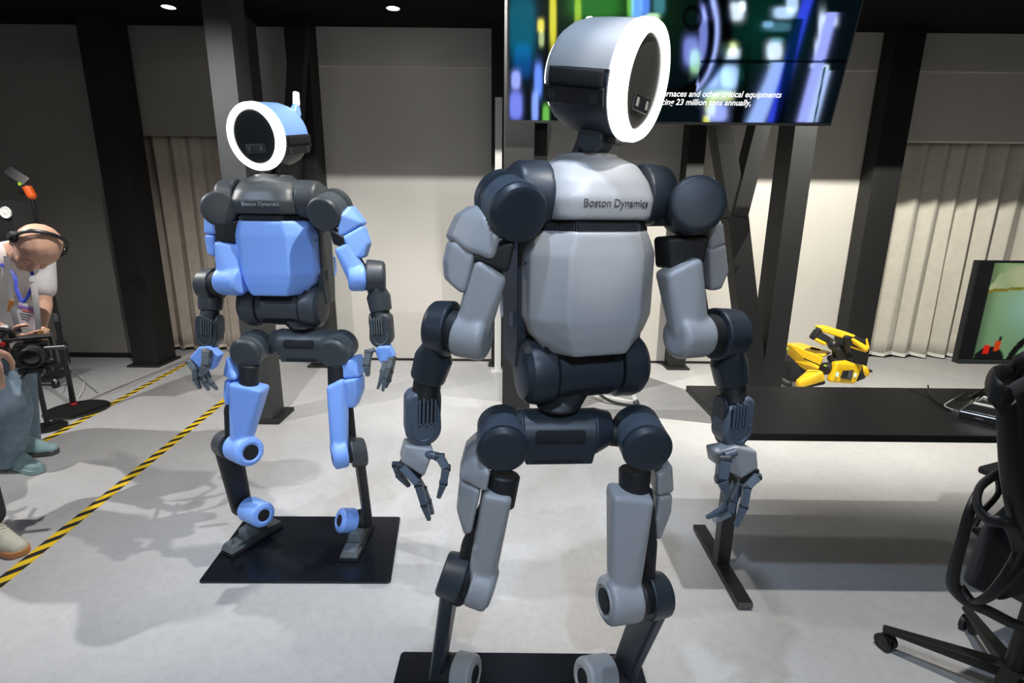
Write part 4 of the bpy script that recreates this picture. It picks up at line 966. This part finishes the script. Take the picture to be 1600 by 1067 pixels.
# ------------------------------------------------------------------ yellow robot dog
def dog():
    D = 4.2
    g0 = Z(1280, 612)
    t = thing('robot_dog', 'yellow and black four-legged robot with folded arm, resting behind the desk', 'robot', (U(1285, 600, D).x, D, 0))
    def P(n, bm, mk, par=None, **k): return obj(n, bm, mk, par or t, **k)
    def S(pxs, r, dep=0): 
        ps = [U(x, y, d) for x, y, d in pxs]; g = [q for p in ps for q in sph(p, r, 8, 5)]
        if dep: g += [q for p in ps for q in sph(p+V((0, dep, 0)), r, 8, 5)]
        return hull(g)
    P('body_side_cover', S([(1238, 541, 4.4), (1236, 562, 4.4), (1277, 577, 4.1), (1284, 560, 4.1), (1255, 547, 4.3)], .012, .05), 'yel', ang=50)
    P('body_lower_cover', S([(1238, 563, 4.39), (1262, 577, 4.2), (1277, 575, 4.08), (1260, 560, 4.25)], .014, .05), 'yel', ang=50)
    P('body_top_cover', S([(1226, 538, 4.5), (1250, 537, 4.55), (1296, 551, 4.25), (1286, 556, 4.15), (1245, 543, 4.35)], .010), 'yel', ang=50)
    P('top_rail', S([(1268, 544, 4.3), (1280, 547, 4.28)], .012), 'core')
    P('side_gap', S([(1256, 560, 4.06), (1281, 571, 3.99)], .005), 'vent')
    P('belly', S([(1222, 565, 4.45), (1222, 590, 4.4), (1280, 595, 4.15), (1284, 575, 4.15), (1240, 558, 4.4)], .03, .12), 'core')
    P('front_frame', S([(1308, 570, 4.0), (1300, 594, 3.98), (1333, 596, 4.05), (1343, 574, 4.1), (1325, 568, 4.07)], .018, .04), 'yel', ang=50)
    f1 = P('front_window', S([(1318, 580, 3.962), (1314, 590, 3.955), (1328, 592, 3.985), (1333, 579, 4.0)], .006), 'core')
    P('label_panel', S([(1327, 580, 3.97), (1324, 590, 3.96), (1331, 590, 3.98), (1333, 580, 3.985)], .004), 'bezel2', f1)
    P('led_light', S([(1309, 583, 3.955), (1308, 587, 3.955)], .008), 'led'); P('led_light', S([(1337, 584, 4.03), (1336, 588, 4.03)], .006), 'led')
    P('front_collar', S([(1306, 566, 4.12), (1325, 564, 4.15), (1298, 560, 4.2)], .03), 'core')
    P('hip_joint', cyl(U(1288, 576, 4.05), U(1300, 574, 4.08), .05), 'core'); P('hip_tag', S([(1288, 571, 3.99), (1291, 572, 3.99)], .006), 'ledg')
    P('hip_tag', S([(1229, 544, 4.42), (1231, 546, 4.42)], .007), 'ledg')
    P('thigh_cover', S([(1282, 584, 4.0), (1284, 592, 4.0), (1251, 598, 4.02), (1250, 602, 4.02), (1268, 583, 4.05)], .022, .03), 'yel', ang=50)
    P('shin', S([(1285, 597, 4.02), (1255, 603, 4.05)], .022), 'core')
    P('hind_thigh_cover', S([(1220, 550, 4.38), (1222, 556, 4.38), (1219, 558, 4.38)], .025), 'yel', ang=50)
    P('hind_leg', S([(1220, 562, 4.38), (1228, 588, 4.35)], .02), 'core')
    P('hind_foot', S([(1218, 592, 4.3), (1232, 600, 4.25)], .03), 'core')
    P('far_knee_cover', S([(1350, 577, 4.2), (1352, 583, 4.2)], .032, .03), 'yel', ang=50); P('far_leg', S([(1343, 572, 4.2), (1338, 592, 4.15), (1348, 588, 4.2)], .022), 'core')
    P('arm_turret', S([(1308, 548, 4.15), (1325, 556, 4.2), (1310, 562, 4.15)], .04), 'core')
    P('camera_ball', hull(sph(U(1302, 539, 4.05), .042, 14, 8)), 'black')
    P('arm_lower_link', S([(1270, 527, 4.2), (1276, 518, 4.2), (1300, 535, 4.15), (1320, 545, 4.2)], .018, .02), 'core')
    P('arm_joint', S([(1272, 526, 4.2), (1279, 516, 4.2)], .028), 'core')
    P('arm_lower_cover', S([(1276, 531, 4.17), (1288, 537, 4.15)], .015), 'yel')
    P('arm_upper_cover', S([(1279, 511, 4.2), (1290, 511, 4.2), (1320, 520, 4.12), (1334, 525, 4.1), (1325, 529, 4.1), (1287, 517, 4.18)], .011, .03), 'yel', ang=50)
    P('arm_elbow', S([(1322, 528, 4.1), (1330, 530, 4.1), (1322, 548, 4.15)], .025), 'core')
    P('gripper_cover', S([(1333, 531, 4.05), (1335, 535, 4.05), (1352, 546, 4.0), (1355, 544, 4.0)], .014), 'yel', ang=50)
    P('gripper_body', S([(1335, 527, 4.1), (1350, 535, 4.08), (1345, 543, 4.08)], .018), 'core')
    P('gripper_finger', S([(1354, 530, 4.05), (1357, 543, 4.03), (1355, 548, 4.03)], .007), 'yel'); P('gripper_jaw', S([(1330, 542, 4.07), (1352, 549, 4.03)], .008), 'yel')
    for x, y in ((1222, 600), (1285, 606), (1335, 604)):
        p = U(x, y, 4.1); P('foot', hull(sph(V((p.x, p.y, .022)), .022), sph(V((p.x, p.y, .10)), .02)), 'core')
dog()
p = U(1228, 512, 4.9)
t = thing('white_stand', 'slim white upright standing behind the yellow robot dog', 'stand', (p.x, 4.9, 0))
obj('upright', bx(p.x-.018, p.x+.022, 4.88, 4.92, .01, p.z, .003), 'white', t); obj('cap', bx(p.x-.028, p.x+.03, 4.87, 4.93, p.z, p.z+.03, .003), 'white', t); obj('foot', bx(p.x-.1, p.x+.1, 4.8, 5.0, 0, .012, .003), 'white', t)
# trestle seen between the gray robot's waist and pelvis
p = Z(994, 636)
t = thing('cable_stand', 'small white-legged stand half hidden behind the gray robot\'s waist', 'stand', (p.x-.05, p.y+.1, 0))
obj('leg', tube([V((p.x, p.y, .035)), V((p.x-.02, p.y+.03, .09)), V((p.x-.04, p.y+.05, .2))], .022, 10), 'white', t)
obj('rubber_tip', hull(sph((p.x, p.y, .026), .026), sph((p.x-.004, p.y+.006, .045), .024)), 'bezel2', t)
obj('leg', tube([V((p.x-.03, p.y, .012)), V((p.x-.2, p.y+.05, .03)), V((p.x-.35, p.y+.12, .12))], .012, 8), 'black', t)
# ------------------------------------------------------------------ stands at the left
t = thing('phone_stand', 'tall thin black stand with orange swivel and round floor plate', 'stand', Z(121, 641))
b0 = Z(121, 641); b0 = V((b0.x, b0.y, .0022)); pt = Z(116, 634); top = U(46, 312, pt.y)
obj('round_base', lathe(b0, (0, 0, 1), [(0, 0), (0, .20), (.008, .205), (.012, .20), (.012, 0)], 56), 'colb', t)
pb = V((pt.x, pt.y, .012)); top = V((pt.x, pt.y, top.z))
obj('pole', cyl(pb, pb.lerp(top, .45), .017), 'black', t); obj('pole_upper', cyl(pb.lerp(top, .45), top, .012), 'black', t)
obj('pole_lock', cyl(pb.lerp(top, .43), pb.lerp(top, .47), .022), 'bezel2', t); obj('base_light', cyl(pb, pb+V((0, 0, .015)), .022), 'red', t)
obj('swivel', hull(sph(top+V((-.0, 0, .03)), .03), disc(top+V((-.02, 0, .085)), (-.3, 0, 1), .028, .004)), 'orange', t)
obj('swivel_knob', cyl(top+V((-.03, 0, .05)), top+V((-.075, 0, .05)), .018), 'black', t)
pc = top+V((-.075, 0, .16)); fc = frame((.25, -.9, .35), V((.8, 0, -.55)))
obj('phone_cradle', box(pc, fc, .075, .035, .008, .004), 'black', t); obj('cradle_arm', cyl(top+V((-.02, 0, .09)), pc, .010), 'black', t); obj('bubble_level', cyl(top+V((-.045, -.02, .105)), top+V((-.045, -.028, .105)), .012), 'ledg', t)
obj('hanging_wire', tube([top+V((.01, -.02, -.05)), top+V((.02, -.02, -.4)), pb+V((.05, -.03, .7)), pb+V((.02, -.03, .3)), pb+V((.0, -.03, .02))], .004, 6), 'black', t)
p = U(6, 345, 3.3)
t = thing('speaker_box', 'small black box with a pale round cone beside the cameraman\'s shoulder', 'speaker', (p.x, 3.35, 0))
obj('cabinet', bx(p.x-.12, p.x+.055, 3.3, 3.45, p.z-.12, p.z+.12, .004), 'bezel', t)
obj('cone', lathe((U(8, 332, 3.29).x, 3.295, U(8, 332, 3.29).z), (0, -1, 0), [(0, .036), (.006, .034), (.003, .022), (.005, .012), (.006, 0)], 32), 'white', t)
obj('pole', cyl((p.x-.10, 3.40, .012), (p.x-.10, 3.40, p.z-.12), .015), 'black', t); obj('foot_plate', lathe((p.x-.10, 3.40, 0.002), (0, 0, 1), [(0, 0), (0, .11), (.012, .11), (.012, 0)], 32), 'black', t)
a = Z(88, 606)
t = thing('equipment_trolley', 'low black equipment trolley with a chrome castor behind the cameraman', 'trolley', (a.x-.2, a.y+.12, 0))
obj('bag', hull(ebox(V((a.x-.22, a.y+.16, .24)), None or Matrix.Identity(3), .16, .12, .12, .03)), 'trou', t)
obj('frame_bar', bx(a.x-.4, a.x+.03, a.y, a.y+.03, .075, .10), 'black', t)
obj('upright', tube([V((a.x-.02, a.y, .08)), V((a.x-.06, a.y+.02, .3)), V((a.x-.1, a.y+.03, .45))], .018, 8), 'black', t)
for dx_ in (0, -.36):
    cc = V((a.x+dx_, a.y, .035)); k = obj('caster', hull(sph(cc+V((0, 0, .03)), .018), disc(cc+V((0, -.01, .0)), (0, 1, 0), .012, .003)), 'silver', t)
    obj('wheel', cyl(cc-V((.012, 0, 0)), cc+V((.012, 0, 0)), .035), 'black', k)
cb = obj('cable', tube([U(104, 560, 3.9), Z(112, 580), Z(128, 590, .01), Z(131, 605, .01), Z(122, 622, .01)], .006, 8), 'white'); tag(cb, 'thin pale cable curving on the floor by the round stand base', 'cable')
# ------------------------------------------------------------------ people
def hand(root, wrist, dirv, side, palm_n, scale=1.0, curl=.5, splay=.5):
    """capsules of a hand: dirv along the fingers, side towards the thumb, palm_n out of the palm"""
    d = V(dirv).normalized(); s = V(side); s = (s-d*s.dot(d)).normalized(); n = V(palm_n); n = (n-d*n.dot(d)-s*n.dot(s)).normalized()
    k = scale; w = V(wrist); caps = []
    for i in range(4):
        x = (.030-.020*i)*k; b_ = w+d*.090*k*(1-.03*abs(i-1))+s*x
        caps.append([(w+s*x*.6, .014*k), (b_, .0115*k)])
        a = curl*.8; p = b_; L = [.045, .05, .046, .036][i]*k; r = .0092*k; dd = d
        for j in range(3):
            dd = (d*math.cos(a)+n*math.sin(a)).normalized(); q = p+dd*L*(1, .62, .5)[j]; caps.append([(p, r), (q, r*.9)]); p = q; r *= .9; a += curl*.9
    th = w+d*.025*k+s*.028*k; a1 = th+(d*.6+s*.75+n*.25).normalized()*.042*k; a2 = a1+(d*.9+s*.25+n*.35).normalized()*.034*k; a3 = a2+(d*.95+n*.4-s*.1).normalized()*.026*k
    caps += [[(w+s*.01*k, .017*k), (th, .015*k)], [(th, .0145*k), (a1, .0125*k)], [(a1, .0115*k), (a2, .0105*k)], [(a2, .0105*k), (a3, .009*k)]]
    return caps
def shoe(t, heel, toe, mk, sole, w=.046):
    heel, toe = V((heel.x, heel.y, 0)), V((toe.x, toe.y, 0)); d = (toe-heel).normalized(); s = V((d.y, -d.x, 0)); L = (toe-heel).length
    def F(u, v, z): return heel+d*u*L+s*v+V((0, 0, z))
    up = obj('shoe', blob([[(F(.12, 0, .05), .040), (F(.14, 0, .10), .040)], [(F(.12, 0, .05), .038), (F(.55, .004, .045), .042)], [(F(.2, 0, .085), .036), (F(.6, .004, .055), .036)], [(F(.55, .004, .042), .044), (F(.85, .004, .035), .036)]], .007, 4), mk, t, ang=180)
    obj('sole', hull(*[disc(F(u, v, z), (0, 0, 1), r, .006, 20) for u, v, r in ((.12, 0, .040), (.55, .004, .046), (.83, .004, .043)) for z in (.007, .026)]), sole, up)
    obj('laces', join(*[tube([F(u, -.026, .100-.10*(u-.3)), F(u+.03, 0, .122-.12*(u-.3)), F(u, .028, .100-.10*(u-.3))], .0045, 6) for u in (.36, .44, .52, .60)]), mk, up)
    return up
def face(t, hc, upv, fwd, r=.1, ear=.35):
    upv = V(upv).normalized(); fwd = V(fwd); fwd = (fwd-upv*fwd.dot(upv)).normalized(); lt = upv.cross(fwd)
    def G(x, y, z): return hc+lt*x+upv*y+fwd*z
    caps = [[(G(0, .035, -.015), .093), (G(0, .03, .012), .088)], [(G(0, .0, .0), .078), (G(0, -.03, .03), .066)], [(G(0, -.06, .045), .045), (G(0, -.085, .055), .030)],
            [(G(-.03, -.05, .03), .042), (G(.03, -.05, .03), .042)], [(G(0, .012, .092), .010), (G(0, -.026, .112), .013)], [(G(-.012, -.030, .102), .008), (G(.012, -.030, .102), .008)],
            [(G(-.035, .022, .083), .013), (G(.035, .022, .083), .013)], [(G(-.04, -.018, .070), .022), (G(.04, -.018, .070), .022)],
            [(G(-.018, -.056, .088), .009), (G(.018, -.056, .088), .009)], [(G(-.014, -.066, .086), .009), (G(.014, -.066, .086), .009)]]
    for s in (-1, 1): caps.append([(G(s*.086, .018, -.006), .013), (G(s*.084, -.022, .0), .010)]); caps.append([(G(s*.092, .012, -.012), .008), (G(s*.09, -.012, -.012), .007)])
    def dress():
        for s in (-1, 1):
            obj('eye', hull(sph(G(s*.031, .002, .0845), .0105, 12, 8)), 'white', t); obj('iris', hull(sph(G(s*.031, -.002, .0925), .0042, 10, 6)), 'trou', t)
            obj('eyelid', hull(sph(G(s*.031, .006, .0855), .0115, 12, 8), sph(G(s*.034, .007, .083), .0105, 12, 8)), 'skin', t)
            obj('eyebrow', tube([G(s*.012, .024, .0955), G(s*.030, .029, .0945), G(s*.048, .022, .083)], .003, 6), 'tan', t)
        obj('mouth', hull(*[sph(G(x, -.061, .0945-abs(x)*.25), .0042, 8, 5) for x in (-.022, 0, .022)]), 'lip', t)
    return caps, G, dress
def cameraman():
    t = thing('person', 'bald man in a white shirt and jeans bending over a video camera', 'person', V((U(10, 720, 2.8).x, 2.85, 0)))
    hc = U(54, 388, 2.58)
    upv = V((.86, -.18, .40)); fwd = V((.18, -.50, -.84))
    caps, G, dress = face(t, hc, upv, fwd)
    shR, shL = U(-28, 405, 2.52), U(60, 404, 2.88); neck = U(16, 398, 2.68)
    elR, wrR = U(-32, 500, 2.45), U(24, 527, 2.40)
    elL, wrL = U(68, 478, 2.80), U(62, 519, 2.56)
    pel = U(-6, 540, 2.98); ch = U(4, 440, 2.80)
    k1, a1 = U(24, 640, 2.78), U(12, 715, 2.80); k2, a2 = U(34, 630, 3.02), U(44, 698, 3.05)
    h1, h2 = U(-12, 552, 2.90), U(16, 552, 3.05)
    caps += [[(G(0, -.05, -.03), .055), (neck, .058)], [(neck, .06), (ch, .12)], [(ch, .14), (pel, .13)], [(shR, .055), (shL, .055)],
             [(shR, .052), (elR, .040)], [(elR, .040), (wrR, .026)], [(shL, .052), (elL, .040)], [(elL, .040), (wrL, .026)],
             [(h1, .09), (k1, .06)], [(k1, .055), (a1, .038)], [(h2, .09), (k2, .06)], [(k2, .055), (a2, .038)]]
    caps += hand(t, wrR, U(50, 533, 2.36)-wrR, (0, -.5, 1), (.3, .6, -.8), 1.0, .75)
    caps += hand(t, wrL, U(54, 540, 2.44)-wrL, (-.8, -.5, .2), (-.5, .7, 0), .95, .7)
    bd = obj('body', blob(caps, .0075, 4), 'skin', t, ang=180)
    dress()
    shirt = [[(neck.lerp(ch, .12), .085), (ch, .15)], [(ch, .165), (pel, .165)], [(shR, .075), (shL, .075)], [(shR.lerp(ch, .3), .11), (ch, .14)], [(shL.lerp(ch, .3), .11), (ch, .14)],
             [(shR, .076), (shR.lerp(elR, .62), .066)], [(shL, .076), (shL.lerp(elL, .62), .068)]]
    obj('shirt', blob(shirt, .012, 5), 'shirt', t, ang=180)
    obj('collar', tube([neck+V((.07, -.02, .0)), neck+V((.05, -.08, -.04)), neck+V((-.04, -.08, -.02)), neck+V((-.07, .0, .03)), neck+V((-.02, .07, .05)), neck+V((.06, .05, .04))], .022, 10, closed=True), 'shirt', t)
    obj('trousers', blob([[(pel, .158), (h1, .125)], [(pel, .155), (h2, .12)], [(h1, .12), (k1, .082)], [(k1, .082), (a1+V((0, 0, .0)), .072)], [(h2, .118), (k2, .08)], [(k2, .08), (a2, .066)]], .012, 4), 'jeans', t, ang=180)
    shoe(t, Z(6, 722), Z(70, 741), 'shoe', 'shoe'); shoe(t, Z(36, 712), Z(90, 708), 'shoe', 'bezel2')
    obj('belt', tube([pel+V((-.17, -.02, .06)), pel+V((-.08, -.17, .02)), pel+V((.10, -.17, .02)), pel+V((.17, -.03, .05))], .014, 8), 'trou', t)
    # headset band over the crown
    s = 1
    pts = [G(x, y, z) for x, y, z in ((-.098, .01, .0), (-.104, .05, -.005), (-.075, .115, -.01), (0, .138, -.012), (.075, .115, -.01), (.104, .05, -.005), (.098, .01, .0))]
    hs = thing('headset', 'black and grey headset worn over the bald man\'s head', 'headset', G(0, .13, 0))
    obj('band', tube(pts, .011, 10, flat=.45, up=fwd), 'black', hs)
    for q in (-1, 1): obj('ear_pod', hull(disc(G(q*.098, .03, -.008), G(q, 0, 0)-G(0, 0, 0), .030, .008), disc(G(q*.112, .03, -.008), G(q, 0, 0)-G(0, 0, 0), .022, .006)), 'core' if q < 0 else 'bezel', hs)
    # lanyard with badge
    ly = thing('lanyard', 'blue neck lanyard holding a printed conference badge', 'lanyard', U(40, 480, 2.45))
    kn = U(35, 473, 2.44)
    obj('ribbon', tube([neck+V((-.03, -.10, 0)), U(19, 425, 2.50), U(26, 452, 2.46), kn], .008, 8, flat=.3), 'lany', ly)
    obj('ribbon', tube([U(50, 425, 2.52), U(50, 445, 2.47), U(44, 462, 2.45), kn], .008, 8, flat=.3), 'lany', ly)
    obj('clip', cyl(kn, kn+V((0, 0, -.025)), .005), 'silver', ly)
    q = frame((.1, -1, .15), (1, .1, -.28)); bc = U(42, 494, 2.43)
    cd = obj('badge', box(bc, q, .045, .055, .0015, .001), 'cardw', ly); obj('badge_print', box(bc+q @ V((0, .038, .002)), q, .043, .007, .0006, 0), 'cardp', cd, ang=0); obj('badge_stripe', box(bc+q @ V((.008, .026, .002)), q, .032, .005, .0006, 0), 'cardo', cd, ang=0)
    for k in range(3): obj('badge_line', box(bc+q @ V((-.005, .008-.012*k, .002)), q, .026-.005*k, .0018, .0005, 0), 'strap', cd, ang=0)
    # camera strap
    st = thing('camera_strap', 'grey shoulder strap with tan leather ends hanging to the camera', 'strap', U(55, 470, 2.42))
    obj('webbing', tube([U(50, 432, 2.50), U(55, 462, 2.42), U(58, 490, 2.38), U(60, 515, 2.36)], .014, 8, flat=.2, up=(1, 0, 0)), 'strap', st)
    obj('webbing', tube([U(10, 400, 2.46), U(14, 450, 2.42), U(22, 490, 2.38), U(30, 520, 2.36)], .014, 8, flat=.2, up=(1, 0, 0)), 'strap', st)
    obj('leather_end', box(U(17, 478, 2.39), q, .012, .028, .003, .002), 'tan', st); obj('leather_end', box(U(63, 524, 2.35), q, .010, .024, .003, .002), 'tan', st)
    # camera
    c = U(52, 548, 2.30); cmr = thing('video_camera', 'black camera in a rail cage with large lens, held by the bald man', 'camera', c)
    f = frame((.45, -.85, -.12), (1, .5, 0)); 
    def K(x, y, z): return c+f @ V((x, y, z))
    obj('body', box(c, f, .058, .043, .03, .008), 'black', cmr); obj('grip', box(K(-.052, -.006, .018), f, .016, .036, .022, .010), 'bezel', cmr)
    obj('viewfinder_hump', box(K(.005, .048, 0), f, .026, .012, .024, .005), 'black', cmr)
    ln = obj('lens', lathe(K(.012, 0, .03), f.col[2], [(0, .040), (.03, .040), (.031, .043), (.05, .043), (.052, .040), (.06, .044), (.075, .046), (.080, .044), (.080, .036), (.070, .030), (.068, 0)], 48), 'black', cmr)
    obj('front_glass', lathe(K(.012, 0, .03+.070), f.col[2], [(0, .030), (.004, .018), (.006, 0)], 32), 'glass', ln); obj('lens_ring', lathe(K(.012, 0, .03+.034), f.col[2], [(0, .0435), (.008, .0435)], 40), 'bezel2', ln)
    for sx in (-.085, .075): obj('cage_side', box(K(sx, 0, 0), f, .006, .062, .02, .003), 'black', cmr)
    for sy in (-.064, .064): obj('cage_bar', box(K(-.005, sy, 0), f, .086, .006, .02, .003), 'black', cmr)
    for sx in (-.03, .03): obj('rail', cyl(K(sx, -.085, -.10), K(sx, -.085, .11), .0075), 'bezel2', cmr)
    obj('rail_clamp', box(K(0, -.083, .03), f, .06, .012, .012, .003), 'black', cmr)
    obj('top_handle', tube([K(-.06, .066, -.01), K(-.07, .10, -.01), K(-.16, .115, -.02), K(-.22, .11, -.02)], .012, 8), 'black', cmr)
    obj('microphone', cyl(K(.06, .03, .07), K(.14, .035, .09), .009), 'bezel2', cmr)
    obj('side_monitor', box(K(-.14, .01, -.01), f, .04, .035, .008, .004), 'bezel', cmr); obj('record_button', cyl(K(-.09, .05, .02), K(-.09, .05, .03), .010), 'red', cmr)
    wt = thing('wristwatch', 'black watch with a pale face on the cameraman\'s wrist', 'watch', wrR)
    wd = (wrR-elR).normalized(); obj('strap', lathe(wrR-wd*.03, wd, [(-.014, .032), (-.014, .036), (.014, .036), (.014, .032)], 32), 'trou', wt)
    wq = wrR-wd*.03+V((.0, -.022, .034)); obj('case', cyl(wq-V((0, -.3, .5)).normalized()*.0, wq+V((0, -.4, .9)).normalized()*.010, .020), 'silver', wt)
cameraman()
def visitor():
    toe = Z(40, 868); heel = V((toe.x-.235, toe.y+.085, 0))
    t = thing('person', 'visitor in a navy top at the left edge, one hand and cream shoe visible', 'person', (heel.x-.1, heel.y+.05, 0))
    hx_ = heel.x-.12; y0 = heel.y+.02
    hc = V((hx_-.02, y0, 1.62)); caps, G, dress = face(t, hc, (0, 0, 1), (.75, .65, 0))
    neck = V((hx_-.03, y0, 1.46)); ch = V((hx_-.03, y0, 1.25)); pel = V((hx_-.02, y0, .95)); fw = V((.75, .65, 0)).normalized(); sd = V((.65, -.75, 0)).normalized()
    shR = ch+sd*.17+V((0, 0, .14)); shL = ch-sd*.17+V((0, 0, .14))
    wrR = U(-30, 540, 1.92); elR = (shR+wrR)/2+V((-.02, -.08, -.06)); elL = shL+V((-.06, .06, -.29)); wrL = elL+V((.1, .1, -.24))
    h1 = pel+sd*.09; h2 = pel-sd*.09; a1 = heel+V((.03, -.01, .1)); k1 = (h1+a1)/2+fw*.03; a2 = heel+V((-.40, .10, .1)); k2 = (h2+a2)/2+fw*.03
    caps += [[(G(0, -.05, -.02), .056), (neck, .056)], [(neck, .06), (ch, .12)], [(ch, .13), (pel, .125)], [(shR, .055), (shL, .055)], [(shR, .05), (elR, .04)], [(elR, .04), (wrR, .027)], [(shL, .05), (elL, .04)], [(elL, .04), (wrL, .027)],
             [(h1, .09), (k1, .058)], [(k1, .055), (a1, .036)], [(h2, .09), (k2, .058)], [(k2, .055), (a2, .036)]]
    caps += hand(t, wrR, (.12, -.05, -1), (.6, .8, 0), (-.6, .5, 0), 1.08, .35)
    caps += hand(t, wrL, (.1, .1, -1), (.7, .7, 0), (.7, -.7, 0), 1.0, .35)
    obj('body', blob(caps, .0075, 4), 'skin', t, ang=180); dress()
    obj('hair', blob([[(G(0, .055, -.03), .098), (G(0, .05, .0), .092)]], .01, 3), 'trou', t, ang=180)
    obj('sweater', blob([[(neck+V((0, 0, -.05)), .09), (ch, .15)], [(ch, .16), (pel, .155)], [(shR, .08), (shL, .08)], [(shR, .075), (elR, .062)], [(elR, .062), (elR.lerp(wrR, .86), .046)], [(shL, .075), (elL, .062)], [(elL, .062), (elL.lerp(wrL, .86), .046)]], .012, 4), 'navy', t, ang=180)
    cuffd = (wrR-elR).normalized(); obj('cuff', lathe(wrR-cuffd*.04, cuffd, [(-.012, .034), (-.012, .046), (.016, .045), (.016, .034)], 28), 'cream', t)
    obj('trousers', blob([[(pel, .15), (h1, .11)], [(pel, .15), (h2, .11)], [(h1, .11), (k1, .08)], [(k1, .08), (a1+V((0, 0, .05)), .062)], [(h2, .11), (k2, .08)], [(k2, .08), (a2+V((0, 0, .05)), .062)]], .012, 4), 'trou', t, ang=180)
    shoe(t, heel, toe, 'cream', 'gum'); shoe(t, V((heel.x-.44, heel.y+.08, 0)), V((heel.x-.27, heel.y+.27, 0)), 'cream', 'gum')
visitor()
